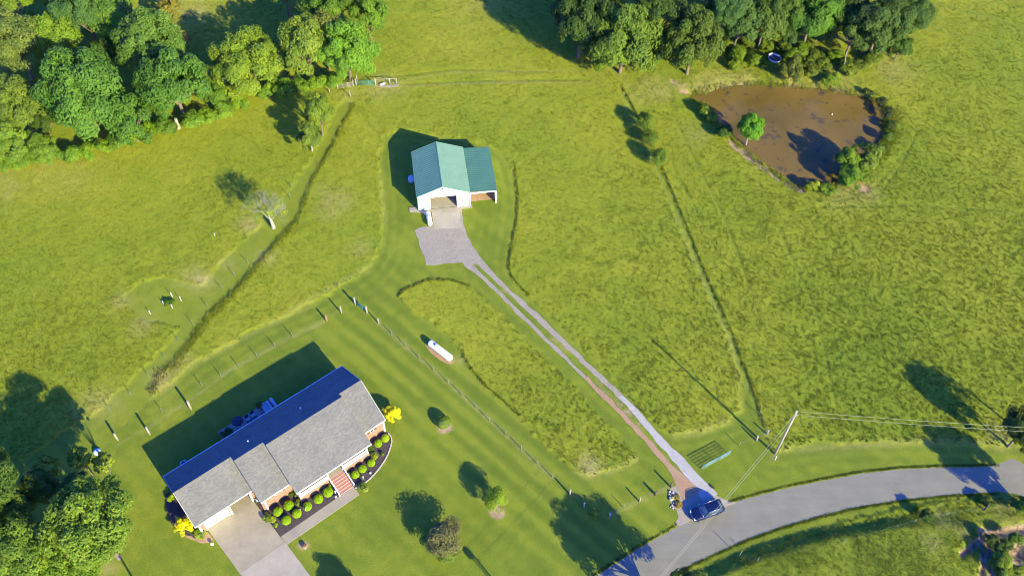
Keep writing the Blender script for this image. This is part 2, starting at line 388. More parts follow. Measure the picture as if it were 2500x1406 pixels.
BANK = gl([(1560,1480),(1640,1428),(1743,1382),(1850,1338),(1960,1304),(2060,1284),(2180,1265),(2400,1250)]); BANKP = BANK+gl([(3000,1250),(3000,1800),(1500,1800)])

# attribute fields -------------------------------------------------
DRY = [(1440,1138,1.6,.9),(1430,1120,1.2,.6),(294,738,1.5,.6),(345,796,1.8,.6),(490,690,1.8,.9),(470,672,2.2,.6),(555,640,1.5,.4),(606,548,1.8,.8),(820,495,2.6,.6),(800,520,2.,.5),(790,470,2.,.3),(880,610,2,.3),
       (395,928,1.8,.8),(382,942,1.4,.7),(425,900,1.6,.4),(455,880,1.4,.3),(650,630,1.6,.8),(240,990,2.8,.5),(1560,225,3.,.5),(1600,215,3.5,.7),(1720,205,3.,.7),(1760,198,3.,.7),(1810,196,3.,.6),(1950,200,4.,.5),(2030,200,5.,.55),(2180,170,4.,.6),(2150,150,3,.5),
       (2055,470,3.5,.5),(2100,460,3,.7),(1700,330,3,.3),(90,410,5,.3),(160,425,6,.25),(1175,10,6,.2),(2460,1260,3,.4),(2300,1270,1.5,.6),(2345,1290,1.2,.6),(2270,1330,1.5,.4),(265,1385,1.2,.7),(1120,880,1,.4),
       (850,232,2,.5),(930,215,3.,.9),(960,213,2,.8),(470,30,4,.6),(20,445,5,.35),(1660,1215,1.2,.6),(2440,1070,2.,.6),(1500,170,6,.2),(1890,1115,.6,.5),(1872,1058,.5,.8),(1230,640,1,.0)]
BARE = [(1662,214,1.8,.55),(1645,202,1.2,.6),(1822,372,1.2,.7),(1850,398,1.0,.5),(1870,412,1.0,.5),(1930,455,1.2,.5),(2105,462,1.3,.5),(740,1330,.7,.8),(1215,1247,1.0,.9),(1085,1043,.95,1.),(1100,1352,.8,.5),(1008,512,1.,.2),(1070,872,.9,.0),(430,1312,1.2,.0)]
STROKES_BARE = [([(1780,345),(1812,378),(1860,410),(1900,440),(1960,468)],.55,.6),([(2402,1298),(2440,1300),(2480,1292),(2530,1285)],.7,.9),([(2402,1298),(2430,1322),(2460,1330)],.7,1.),([(2396,1315),(2370,1338),(2348,1352)],.45,.8),([(2398,1310),(2400,1350),(2402,1380),(2392,1420)],.4,.8),([(2415,1330),(2420,1400),(2425,1440)],.4,.7),([(2500,1330),(2480,1360),(2500,1420)],.9,.9)]
STROKES_SOIL = [([(1145,615),(1200,675),(1240,715),(1290,765),(1350,822),(1430,905),(1500,972),(1560,1035),(1620,1100),(1680,1165)], 1.2, .25)]
STROKES_DRY = [([(480,965),(560,905),(700,830),(790,786)],.3,.5),([(370,1040),(480,965)],.3,.4),([(285,1085),(370,1040)],.3,.3),([(924,789),(1058,903),(1162,995),(1311,1132),(1349,1165)],.35,.55),([(1488,1260),(1561,1224),(1637,1188)],.35,.5),([(700,765),(900,650)],.5,.35),([(1780,1028),(1700,1058),(1650,1062)],.7,.35),([(1812,1000),(1800,900),(1765,790),(1700,650),(1655,530)],.35,.22),([(1905,1098),(2300,1076),(2440,1083)],.7,.35),([(370,970),(480,884),(760,742)],.6,.3),([(940,545),(930,430)],.4,.3),([(1555,1120),(1490,1152),(1430,1163)],.6,.35),([(970,213),(1150,205),(1300,203),(1440,203)],.35,.6),([(940,207),(1100,178),(1400,175)],.3,.45)]
TRACKS = [([(970,207),(1200,198),(1440,196)],.35),([(940,190),(1100,172),(1350,176)],.3),([(890,245),(915,290),(942,330)],.22),([(868,250),(905,310),(935,345)],.2),([(845,270),(790,370),(745,455),(725,500)],.25),([(300,1020),(420,900),(560,720),(700,560)],.2),([(330,985),(440,860),(520,760),(640,620)],.2),
          ([(1640,400),(1700,520),(1760,640)],.2),([(1520,290),(1560,360)],.2),([(2215,360),(2180,410),(2140,450)],.25),([(2235,330),(2200,400),(2160,455)],.25),([(1850,1150),(2050,1115),(2300,1110),(2440,1112)],.22),([(1520,1262),(1590,1245),(1615,1238)],.15),([(2270,5),(2400,35),(2520,75)],.5),([(2260,55),(2400,108),(2520,165)],.35),([(2000,505),(2250,500),(2500,520)],.3),([(1650,300),(1700,400),(1760,520),(1830,700)],.3),([(1900,560),(1990,760),(2040,1000)],.3)]
LUSH = [(2300,760,45,.55),(2150,1000,30,.5),(1900,800,30,.4),(1600,1000,14,.45),(1350,1010,12,.5),(1650,900,18,.35),(2400,500,25,.35),(100,900,20,.5),(60,700,18,.3),(560,560,12,.25),(1900,140,8,.9),(1800,120,6,.9),(1980,150,6,.8),(2300,1350,30,.9),(1500,1080,8,.3)]
def splat(x, y, L):
    a = np.zeros(x.shape)
    for px, py, r, s in L:
        p = g(px, py); d2 = ((x-p.x)**2+(y-p.y)**2)/(r*r); mk = d2 < 6
        a[mk] = np.maximum(a[mk], s*np.exp(-d2[mk]))
    return a
def strokes(x, y, L):
    a = np.zeros(x.shape)
    for P, wd, s in L:
        Q = gl(P); xs = [q.x for q in Q]; ys = [q.y for q in Q]
        mk = (x > min(xs)-3) & (x < max(xs)+3) & (y > min(ys)-3) & (y < max(ys)+3)
        d = pldist(x[mk], y[mk], Q); a[mk] = np.maximum(a[mk], s*np.exp(-(d/wd)**2))
    return a
LD0, LD1 = g(924, 789), g(1330, 1135); LDN = Vector((-(LD1-LD0).y, (LD1-LD0).x, 0)).normalized()
def fields(x, y):
    """tall, dry, bare, lush, stripe at ground points"""
    wx = x+(vnoise(x*1.1, y*1.1, 3)-.5)*.7+(vnoise(x*3.1, y*3.1, 5)-.5)*.3; wy = y+(vnoise(x*1.1, y*1.1, 4)-.5)*.7+(vnoise(x*3.1, y*3.1, 6)-.5)*.3
    mow = inpoly(wx, wy, LAWN) & ~inpoly(wx, wy, DRIVEFIELD); mow |= inpoly(wx, wy, SWALE)
    sw = inpoly(wx, wy, SWALE); tall = np.where(mow, 0., 1.)
    rough = inpoly(wx, wy, ROUGH); tall = np.where(rough, .25, tall)
    tall = np.where(inpoly(x, y, ROAD), 0, tall)
    tr = strokes(x, y, [(P, wd, .9) for P, wd in TRACKS]); tall = tall*(1-.75*tr)
    nz = .55+.9*vnoise(x*.5, y*.5, 9); n2 = .4+1.2*vnoise(x*2.2, y*2.2, 10)
    dry = np.clip(np.maximum(splat(x, y, DRY)*nz, strokes(x, y, STROKES_DRY)*n2*.8), 0, 1)
    bare = np.clip(np.maximum(splat(x, y, BARE)*1.3, np.maximum(strokes(x, y, STROKES_BARE)*1.4, strokes(x, y, STROKES_SOIL)*(.6+1.1*vnoise(x*3, y*3, 17))))*nz*1.1, 0, 1); bare = sstep(bare*(.5+vnoise(x*1.7, y*1.7, 14)), .22, .75)
    d = pldist(x, y, POND, True); bare = np.maximum(bare, np.exp(-(d/.35)**2)*.6*(vnoise(x*.6, y*.6, 12) > .6))
    lush = np.clip(splat(x, y, LUSH), 0, 1)
    s = (x-LD0.x)*LDN.x+(y-LD0.y)*LDN.y
    st = (.10+.16*np.exp(-(s/9)**2))*np.sin(s*2*math.pi/2.6+1.2*vnoise(x*.1, y*.1, 20))+.22*(vnoise(s*.45, x*0+3, 21)-.5)+.55*(vnoise(x*.22, y*.22, 22)-.5)+.3*(vnoise(x*.9, y*.9, 23)-.5)
    al = sstep((x-LD0.x)*(LD1-LD0).normalized().x+(y-LD0.y)*(LD1-LD0).normalized().y, -4, 4)
    for o_, a_ in ((1.6, -.35), (2.8, .4), (-1.5, .45), (-2.9, -.6), (-4.1, .4), (-5.3, -.5), (-6.7, .35), (-8.0, -.35), (-9.6, .25)): st += a_*np.exp(-((s-o_)/.5)**2)*al
    i2 = mow & (x > -60)
    de = pldist(x[i2], y[i2], LAWN, True); dd = np.zeros(x.shape); dd[i2] = .30*np.sin(de*2*math.pi/1.7)*np.exp(-de/4.5)
    st = st+dd
    st = np.where(sw, .30+.35*(vnoise(x*.8, y*.8, 24)-.5), st)
    return tall*(1-bare*.9), dry, bare, lush, np.clip(st*1.1, -.5, .5)
def ground_z(x, y, tall):
    z = tall*(.08+.05*vnoise(x*.8, y*.8, 1)+.07*vnoise(x*2.1, y*2.1, 2))
    mk = (x > 15) & (x < 95) & (y > 100) & (y < 145)
    d = pldist(x[mk], y[mk], POND, True)*np.where(inpoly(x[mk], y[mk], POND), 1, -1)
    bank = np.interp(d, [-2.4, -.9, 0, .8, 3], [0, -.12, PONDZ, -.95, -1.5])
    z[mk] = np.where(d > -2.4, z[mk]*sstep(-d, .3, 1.5)+bank, z[mk])
    d = pldist(x, y, ROAD, True); i = inpoly(x, y, ROAD)
    z = np.where(i, -.08*sstep(d, 0, .30)-.005, z)
    mk = (x > 12) & (x < 75) & (y < 62)
    di = pldist(x[mk], y[mk], BANK)*np.where(inpoly(x[mk], y[mk], BANKP), 1, -1)
    z[mk] += 1.05*sstep(di, -.2, 2.1)*sstep(x[mk], 68, 50)*(.9+.2*vnoise(x[mk]*.3, y[mk]*.3, 8))
    st = strokes(x, y, [(P, wd*1.3, 1.) for P, wd, s in STROKES_BARE[1:]]); z -= .5*st
    return z

# ------------------------------------------------------------------ ground
xs = np.arange(-128, 128.01, .32); ys = np.concatenate([np.arange(30, 110, .30), np.arange(110, 190.01, .38)])
X, Y = np.meshgrid(xs, ys); x = X.ravel(); y = Y.ravel()
tall, dry, bare, lush, stripe = fields(x, y)
z = ground_z(x, y, tall)
edge = np.minimum(np.minimum(x+128, 128-x), np.minimum(y-30, ys[-1]-y)); z = z*sstep(edge, 0, 3)
nx, ny = len(xs), len(ys); idx = np.arange(nx*ny).reshape(ny, nx)
F = np.stack([idx[:-1, :-1], idx[:-1, 1:], idx[1:, 1:], idx[1:, :-1]], -1).reshape(-1, 4)
far = 3000.; x0, x1, y0, y1 = xs[0], xs[-1], ys[0], ys[-1]; n0 = nx*ny
ex = np.array([[-far, -far, 0], [far, -far, 0], [far, far, 0], [-far, far, 0]]); cor = [idx[0, 0], idx[0, -1], idx[-1, -1], idx[-1, 0]]
F2 = np.array([[n0, n0+1, cor[1], cor[0]], [n0+1, n0+2, cor[2], cor[1]], [n0+2, n0+3, cor[3], cor[2]], [n0+3, n0, cor[0], cor[3]]])
V = np.vstack([np.stack([x, y, z], -1), ex]); F = np.vstack([F, F2])
pad = lambda a, v: np.concatenate([a, np.full(4, v)])
me = npmesh('ground', V, F, M_GROUND, dict(tall=pad(tall, .8), dry=pad(dry, 0), bare=pad(bare, 0), lush=pad(lush, .4), stripe=pad(stripe, 0)), smooth=True)
tag(link('ground', me), kind='structure')

# ------------------------------------------------------------------ standing grass of the hay fields
def blades(name, px, py, h, wd, nb, seed, spread=.22, label=None):
    R = np.random.default_rng(seed); n = len(px)
    tl, dr, ba, lu, st = fields(px, py); gz = ground_z(px, py, tl)
    px = np.repeat(px, nb); py = np.repeat(py, nb); gz = np.repeat(gz, nb); hh = np.repeat(h, nb)*R.uniform(.6, 1.2, n*nb)
    ox = R.normal(0, spread, n*nb); oy = R.normal(0, spread, n*nb); a = R.uniform(0, 2*math.pi, n*nb)
    bx = px+ox; by = py+oy; w2 = wd*R.uniform(.6, 1.3, n*nb)
    lean = R.uniform(.1, .75, n*nb)*hh; la = R.uniform(0, 2*math.pi, n*nb)+.0
    v0 = np.stack([bx-np.cos(a)*w2, by-np.sin(a)*w2, gz-.03], -1); v1 = np.stack([bx+np.cos(a)*w2, by+np.sin(a)*w2, gz-.03], -1)
    v2 = np.stack([bx+np.cos(la)*lean, by+np.sin(la)*lean, gz+hh], -1)
    V = np.stack([v0, v1, v2], 1).reshape(-1, 3); N = n*nb; F = np.arange(3*N).reshape(-1, 3)
    rep = lambda q: np.repeat(q, 3*nb)
    tint = np.repeat(np.clip(np.repeat(R.normal(.5, .15, n), nb)+R.normal(0, .1, N), 0, 1), 3)   # a whole tuft is light or dark together
    me = npmesh(name, V, F, M_BLADE, dict(tall=rep(np.maximum(tl, .7 if name != 'verge_grass' else 0)), dry=rep(dr), bare=rep(ba*.3), lush=rep(lu), stripe=rep(st), tint=tint))
    return tag(link(name, me), kind='stuff', label=label, cat='grass')
R = np.random.default_rng(7)
def scatter(n, x0, x1, y0, y1): return R.uniform(x0, x1, n), R.uniform(y0, y1, n)
def inview(px, py, m=10):
    return (np.abs(px) < 72+(py-42)*.35+m) & (py > 38)
px, py = scatter(240000, -122, 122, 38, 186); k = inview(px, py); px, py = px[k], py[k]
tl = fields(px, py)[0]; d = inpoly(px, py, POND); k = (tl > .55) & ~d
px, py = px[k], py[k]; cl = vnoise(px*.55, py*.55, 31); lz = fields(px, py)[3]; k = R.random(len(px)) < .55+.3*cl+.6*lz; px, py, cl = px[k], py[k], cl[k]
lz = fields(px, py)[3]
blades('field_grass', px, py, .08+.07*cl+.16*lz, .075, 5, 11, .15, 'tall uncut hay grass filling the fields around the barn and pond')
# rough short tufts in the pasture below the road
px, py = scatter(60000, 10, 100, 34, 66); k = inpoly(px, py, ROUGH) & (R.random(len(px)) < .2+.8*vnoise(px*.4, py*.4, 33)); px, py = px[k], py[k]
blades('pasture_grass', px, py, .10+.16*R.random(len(px)), .06, 4, 12, .2, 'uneven clumpy pasture grass below the paved road')
# taller fringes: swale edge, field edges, road edges
def fringe(P, n, wd, off=0):
    Q = gl(P); out = []
    L = [(b-a).length for a, b in zip(Q[:-1], Q[1:])]; T = sum(L)
    for _ in range(n):
        t = random.random()*T; i = 0
        while t > L[i] and i < len(L)-1: t -= L[i]; i += 1
        p = Q[i].lerp(Q[i+1], t/L[i]); dd = (Q[i+1]-Q[i]).normalized(); nn = Vector((-dd.y, dd.x, 0))
        p = p+nn*(random.gauss(off, wd)); out.append((p.x, p.y))
    return np.array(out)
random.seed(4)
A = np.vstack([fringe([(380,962),(372,945),(400,908),(436,884),(474,824),(504,784),(550,740)], 300, .35), fringe([(550,740),(604,684),(644,634),(694,580),(726,544)], 240, .28), fringe([(726,544),(744,494),(764,444),(804,376),(865,258)], 180, .15),
               fringe([(2120,235),(2158,262),(2178,305),(2165,350),(2130,395)], 500, 1.0), fringe([(1690,226),(1756,210),(1798,203),(1860,202),(1912,205),(1990,209),(2042,217),(2094,227),(2125,236)], 700, .5),
               fringe([(1690,238),(1722,262),(1756,309),(1782,330),(1824,370),(1860,401),(1912,436),(1950,462),(2006,456),(2060,450)], 500, .45)])
blades('ditch_edge_grass', A[:, 0], A[:, 1], np.full(len(A), .42)*(.6+.8*R.random(len(A))), .07, 5, 13, .22, 'rank taller weeds and dry grass along the ditch edge and pond rim')
A = np.vstack([fringe([(1520,214),(1578,322),(1615,405),(1658,505),(1718,655),(1793,825),(1835,940),(1868,1045)], 700, .07), fringe([(1256,400),(1266,480),(1263,540),(1253,590),(1244,640),(1246,670),(1264,694),(1292,722)], 300, .07),
               fringe([(972,726),(992,706),(1032,691),(1062,684),(1105,686),(1150,702)], 180, .09), fringe([(1128,858),(1148,898),(1190,946),(1270,1016)], 140, .07)])
blades('hay_edge_grass', A[:, 0], A[:, 1], np.full(len(A), .26), .055, 4, 15, .07, 'taller uncut grass standing along the mown edges of the hay fields')
B = np.vstack([fringe([(1300,1502),(1453,1404),(1559,1334.6),(1655,1281)], 500, .07, .1), fringe([(1780,1226),(1850,1206),(1921,1188),(1999,1172),(2099,1153),(2198,1142),(2297,1138),(2440,1136)], 1200, .07, .08),
               fringe([(1610,1422),(1662,1393),(1743,1354),(1824,1318),(1905,1289),(1999,1262),(2079,1242),(2198,1222),(2316,1210),(2440,1203)], 1500, .09, -.1)])
blades('verge_grass', B[:, 0], B[:, 1], np.full(len(B), .13), .06, 4, 14, .08, 'ragged grass growing over both edges of the paved road')

# ------------------------------------------------------------------ road, drives, slabs, water
def slab(name, P, zt, mat, zb=-.3, kind='structure', label=None, cat=None):
    o = MB().prism(P, zb, zt).build(name, mat); return tag(o, label, cat, None, kind)
slab('road', rough_edge(ROAD, .07, .4, 2), -.025, M_ASPHALT, -.5)
_a, _b = g(1200, 1570), g(1350, 1640); _d = (g(1200, 1570)-g(1453, 1405)).normalized()
slab('road', [_a-_d*.5, _b-_d*.5, _b+_d*26, _b+_d*62+Vector((8, 0, 0)), _a+_d*62+Vector((5, 2, 0)), _a+_d*26], .012, M_ASPHALT)
def ribbon(P, wds, seed, amp=.13):
    """ragged ribbon polygon along a pixel polyline"""
    Q = gl(P); R_ = random.Random(seed); L = []; Rr = []
    pts = []; ww = []
    for i in range(len(Q)-1):
        k = max(1, int((Q[i+1]-Q[i]).length/.4))
        for j in range(k): pts.append(Q[i].lerp(Q[i+1], j/k)); ww.append(wds[i]+(wds[i+1]-wds[i])*j/k)
    pts.append(Q[-1]); ww.append(wds[-1])
    for i, p in enumerate(pts):
        d = (pts[min(i+1, len(pts)-1)]-pts[max(0, i-1)]).normalized(); n = Vector((-d.y, d.x, 0))
        f1, f2 = [float(vnoise(np.array([i*.33]), np.array([.5]), seed*5+q)[0]+.4*vnoise(np.array([i*.9]), np.array([.5]), seed*5+q+2)[0])-.7 for q in (1, 2)]
        L.append(p+n*(ww[i]/2+f1*2*amp)); Rr.append(p-n*(ww[i]/2+f2*2*amp))
    return L+Rr[::-1]
RT = [(1140,606),(1162,628),(1192,662),(1224,694),(1267,732),(1299,762),(1333,796),(1363,822),(1400,857),(1435,893),(1478,932.5),(1515,966.6),(1549,1003.6)]
RW = [(1515,966.6),(1549,1003.6),(1583,1040.6),(1614.6,1080),(1657,1123),(1691,1163),(1717,1190),(1735,1215)]
LT = [(1105,612),(1132,636),(1158,657.6),(1183.5,681),(1213,711),(1245,741),(1277,775),(1309,805),(1341,837),(1373,866.7),(1407,901),(1434,926)]
LB = [(1430,922),(1464,955),(1506.5,998),(1549,1043),(1592,1089),(1634.5,1137),(1663,1174),(1690,1210)]
slab('drive_mouth', rough_edge(gl([(1637,1190),(1655,1182),(1700,1178),(1728,1185),(1745,1205),(1766,1218),(1800,1226),(1775,1236),(1700,1262),(1662,1281),(1645,1283),(1657,1262),(1652,1245),(1640,1232),(1634,1210)]), .1, .4, 3), .010, M_TAN)
slab('drive_track', ribbon(RT, [1.6, 1.4, 1.0]+[.85]*10, 5, .2), .014, M_GRAVEL)
slab('drive_track', ribbon(RW, [.7, .95, 1.05, 1.15, 1.5, 1.6, 1.9, 2.4], 6, .18), .020, M_GRAVELW)
slab('drive_track', ribbon(LT, [1.6, 1.2, .9]+[.62]*9, 7, .18), .016, M_GRAVEL)
slab('drive_track', ribbon(LB, [.7, .75, .7, .75, .8, 1.0, 1.7, 3.0], 8, .18), .024, M_DIRT)
def c2(a, b): return (a/3.7+900, b/3.7+300)
LOT = [c2(*p) for p in [(415,975),(470,945),(560,925),(860,920),(870,985),(900,1040),(960,1140),(1010,1225),(1020,1262),(960,1275),(830,1258),(700,1268),(520,1290),(498,1210),(460,1110)]]
slab('gravel_lot', rough_edge(gl(LOT), .14, .35, 9), .030, M_GRAVEL)
slab('gravel_lot', rough_edge(gl([c2(*p) for p in [(795,760),(840,790),(850,880),(868,990),(842,980),(820,800)]]), .1, .35, 10), .034, M_TAN)
slab('pond_water', [Vector((p.x, p.y, 0)) for p in gl([(1640,180),(2260,180),(2260,500),(1850,500),(1640,300)], PONDZ)], PONDZ, M_WATER, PONDZ-.05)

# ------------------------------------------------------------------ trees
def crown_arrays(seed, nleaf, nclump, zr, leaf, flat=.0, inner=.35, clump=(.20, .34)):
    """leaf cards of a unit-radius crown (vertical radius zr), centre at the origin"""
    R = np.random.default_rng(seed)
    d = R.normal(0, 1, (nclump, 3)); d[:, 2] = np.where(d[:, 2] < -.4, -d[:, 2]*.6, d[:, 2]); d /= np.linalg.norm(d, axis=1)[:, None]
    rad = R.uniform(.52, .86, nclump); rad[:nclump//5] = R.uniform(.15, .5, nclump//5)
    C = d*rad[:, None]; C[:, 2] *= zr; cr = R.uniform(clump[0], clump[1], nclump)
    ci = R.choice(nclump, nleaf, p=cr**2/np.sum(cr**2)); u = R.normal(0, 1, (nleaf, 3)); u[:, 2] = np.where((u[:, 2] < 0) & (R.random(nleaf) < .55), -u[:, 2], u[:, 2])
    u /= np.linalg.norm(u, axis=1)[:, None]
    out = C[ci]/np.array([1, 1, zr]); out /= np.linalg.norm(out, axis=1)[:, None]+1e-6
    flip = (np.sum(u*out, 1) < -.2) & (R.random(nleaf) < .7); u[flip] *= -1
    rr = cr[ci]*np.where(R.random(nleaf) < .75, R.uniform(.8, 1.12, nleaf), R.uniform(.3, .8, nleaf))
    P = C[ci]+u*rr[:, None]*np.array([1, 1, .85])
    nrm = u*.9+out*.5+R.normal(0, .45, (nleaf, 3)); nrm[:, 2] += .25; nrm /= np.linalg.norm(nrm, axis=1)[:, None]
    t = np.cross(nrm, R.normal(0, 1, (nleaf, 3))); t /= np.linalg.norm(t, axis=1)[:, None]; b = np.cross(nrm, t)
    s = leaf*R.uniform(.6, 1.35, nleaf)
    v = np.stack([P+t*s[:, None], P+b*s[:, None]*.55, P-t*s[:, None], P-b*s[:, None]*.55], 1)
    v[:, [1, 3]] += (-nrm*.25*s[:, None])[:, None, :]
    ctint = R.normal(.5, .16, nclump)
    tint = np.clip(ctint[ci]+R.normal(0, .15, nleaf), 0, 1)
    return v.reshape(-1, 3), np.arange(nleaf*4).reshape(-1, 4), np.repeat(tint, 4), C, cr
CROWNS = {}
def crown(kind, seed):
    key = (kind, seed)
    if key in CROWNS: return CROWNS[key]
    P = dict(big=(17000, 95, .95, .034, (.13, .24)), mid=(8000, 55, 1.0, .052, (.16, .29)), small=(3200, 30, 1.05, .085, (.2, .36)), shrub=(1500, 16, .85, .12, (.3, .5)),
             cone=(2600, 30, 1.5, .085, (.2, .34)), dense=(5200, 30, 1.0, .058, (.30, .44)), bare=(2400, 44, .9, .032, (.12, .24)), box=(2600, 1, .85, .07, (.93, .95)), loose=(3600, 44, .9, .060, (.10, .20)), weed=(800, 14, .7, .13, (.3, .5)))[kind]
    v, f, t, C, cr = crown_arrays(seed*7+len(kind), P[0], P[1], P[2], P[3], clump=P[4])
    if kind == 'box':
        R_ = np.random.default_rng(seed); n = P[0]; d = R_.normal(0, 1, (n, 3)); d[:, 2] = np.abs(d[:, 2])-.35; d /= np.linalg.norm(d, axis=1)[:, None]
        p = d*R_.uniform(.93, 1.0, n)[:, None]*np.array([1, 1, .95]); nr = d+R_.normal(0, .5, (n, 3)); nr /= np.linalg.norm(nr, axis=1)[:, None]
        tt = np.cross(nr, R_.normal(0, 1, (n, 3))); tt /= np.linalg.norm(tt, axis=1)[:, None]; bb = np.cross(nr, tt); s = .075*R_.uniform(.6, 1.3, n)[:, None]
        v = np.stack([p+tt*s, p+bb*s*.6, p-tt*s, p-bb*s*.6], 1).reshape(-1, 3); t = np.repeat(np.clip(R_.normal(.55, .16, n), 0, 1), 4)
    if kind == 'cone':   # narrower to the top
        k = np.clip((v[:, 2]/1.5+1)/2, 0, 1); sfac = 1.05-.75*k**1.6; v[:, 0] *= sfac; v[:, 1] *= sfac
    me = npmesh('crown_'+kind, v, f, M_LEAF, dict(tint=t)); CROWNS[key] = (me, C, cr); return CROWNS[key]
TRUNKS = {}
def trunk_mesh(kind, seed, hb, bark):
    """unit trunk: z=0 base, crown centre at z=hb, crown radius 1"""
    key = (kind, seed, round(hb, 1), bark.name)
    if key in TRUNKS: return TRUNKS[key]
    R_ = random.Random(seed); b = MB(); me_, C, cr = crown(kind, seed)
    fork = Vector((R_.uniform(-.04, .04), R_.uniform(-.04, .04), hb*.55))
    r0 = .05 if kind in ('big', 'mid') else .035
    b.tube([(0, 0, -.12), (0, 0, 0), fork*.5, fork, (fork.x, fork.y, hb*1.1)], [r0*1.35, r0*1.15, r0*.95, r0*.8, r0*.35], 9)
    order = sorted(range(len(C)), key=lambda i: -np.hypot(C[i][0], C[i][1]))[:16] if len(C) > 3 else []
    for i in order:
        e = Vector((float(C[i][0]), float(C[i][1]), float(C[i][2])+hb)); mid = fork.lerp(e, .5)+Vector((R_.uniform(-.05, .05), R_.uniform(-.05, .05), .05))
        b.tube([fork*R_.uniform(.75, 1.0), mid, e*1.0], [r0*.45, r0*.28, r0*.08], 5, False)
    me = bpy.data.meshes.new('trunk'); me.from_pydata(b.v, [], b.f); me.polygons.foreach_set('use_smooth', b.sm); me.update(); me.materials.append(bark)
    TRUNKS[key] = me; return me
NT = [0]
def tree(cx, cy, rpx, zc, kind, col, label, cat='tree', group=None, name='tree', zs=1., bark=None, trunk=True, r=None, seed=None):
    """crown centre seen at pixel (cx, cy) with pixel radius rpx, standing so that the crown centre is zc metres up"""
    p = g(cx, cy, zc); NT[0] += 1
    sc_ = (g(cx+10, cy, zc)-g(cx-10, cy, zc)).length/20; Rm = r or rpx*sc_
    sd = seed if seed is not None else NT[0] % 6
    root = empty(name, (p.x, p.y, 0), (NT[0]*1.7) % 6.28)
    me, C, cr = crown(kind, sd)
    o = link('crown', me, root, (0, 0, zc)); e_ = rnd(.90, 1.12); o.scale = (Rm*e_, Rm/e_, Rm*zs); v = rnd(.88, 1.12); o.color = (col[0]*v, col[1]*v, col[2]*v, 1)
    if trunk:
        t = link('trunk', trunk_mesh(kind, sd, max(.35, round(zc/Rm, 1)), bark or M_BARK), root); s_ = zc/max(.35, round(zc/Rm, 1)); t.scale = (Rm, Rm, s_)
    return tag(root, label, cat, group)
random.seed(11)
DKG = (.055, .120, .030); OAK = (.060, .135, .035); YG = (.125, .19, .034); BRT = (.095, .195, .034); OLV = (.108, .16, .038); GRYG = (.092, .130, .055)
DEEP = (.045, .085, .028); BLU = (.055, .120, .055); MIDG = (.085, .150, .030)
GL_ = 'trees of the wood in the upper left'; GR_ = 'trees of the wood above the pond'
for a in [
    (205,240,118,8.0,'big',OAK,'very large dark green oak with a broad domed crown fronting the left wood',1.30),
    (365,110,86,9.0,'big',(.075,.145,.045),'tall dark green tree rising behind the white trunked oak of the left wood',1.25),
    (425,215,98,7.0,'big',OAK,'dark green oak whose pale trunk stands at the meadow edge of the left wood',1.25),
    (318,300,62,4.6,'mid',(.060,.135,.038),'dark green lower tree filling the gap between the two great oaks',1.2),
    (602,160,94,6.2,'big',YG,'yellow green oak with pale limbs showing, standing alone right of the dark oaks',1.1),
    (520,232,40,3.4,'mid',(.085,.16,.03),'mid green tree tucked between the dark oak and the yellow green oak',1.1),
    (745,120,66,8.0,'mid',OLV,'olive green tree with warm tinted clumps, left of the gate tree',1.45),
    (792,95,56,7.5,'mid',(.115,.145,.045),'tawny tinted green tree between the olive tree and the bright gate tree',1.3),
    (846,128,80,6.8,'big',BRT,'bright fresh green tree just above the far field gate',1.30),
    (900,35,54,8.0,'mid',(.085,.16,.025),'mid green tree reaching furthest right into the open top pasture',1.2),
    (800,10,72,9.0,'big',(.085,.165,.03),'green tree cut by the top edge behind the bright gate tree',1.1),
    (52,265,78,7.0,'big',(.10,.155,.04),'light olive tree on the left edge beside the great dark oak',1.3),
    (108,300,38,3.4,'mid',DEEP,'deep green tree in the shaded gap left of the great dark oak',1.1),  # added tree; its dark crown stands in for shade in the gap
    (20,355,62,4.8,'mid',(.095,.16,.032),'low light green tree on the left edge above the hay meadow',1.1),
    (105,370,46,3.2,'mid',(.085,.15,.032),'low light green tree at the foot of the great dark oak on its left',1.0),
    (35,105,86,8.5,'big',GRYG,'grey green willow like tree at the left edge near the top corner',1.2),
    (128,95,66,7.5,'mid',(.115,.19,.03),'bright yellow green tree between the willow like tree and the dark hollow',1.1),
    (200,22,84,9.5,'big',BLU,'blue green tree crown cut by the top edge of the left wood',1.1),
    (278,30,60,8.0,'mid',(.08,.15,.045),'mid green tree beside the blue green crown at the top edge',1.1),
    (298,85,50,6.0,'mid',BRT,'small bright green tree between the blue green crown and the tall dark tree',1.1),
    (255,125,36,4.5,'mid',DEEP,'small deep green tree in the dark hollow of the left wood',1.0),
    (15,10,70,8.0,'mid',(.11,.18,.03),'fresh green crown in the extreme top left corner',1.0)]:
    tree(*a[:7], group=GL_, zs=a[7])
tree(412, 22, 36, 4.5, 'loose', (.16, .15, .055), 'brownish half bare tree in the clearing near the top edge', group=None, zs=1.)
tree(440, 95, 26, 2.6, 'loose', (.13, .12, .06), 'brownish thin shrub tree in the shadow right of the tall dark tree', group=None, zs=1.)
tree(778, 278, 44, 5.4, 'mid', (.115, .172, .035), 'olive green tree in front of the gate corner, upper crown of the leaning pair', zs=1.35)
tree(755, 335, 40, 3.6, 'mid', (.115, .17, .045), 'sparse leafed tree beside the swale path, lower of the pair with short pale trunk', zs=1.15, bark=M_PALEBARK)
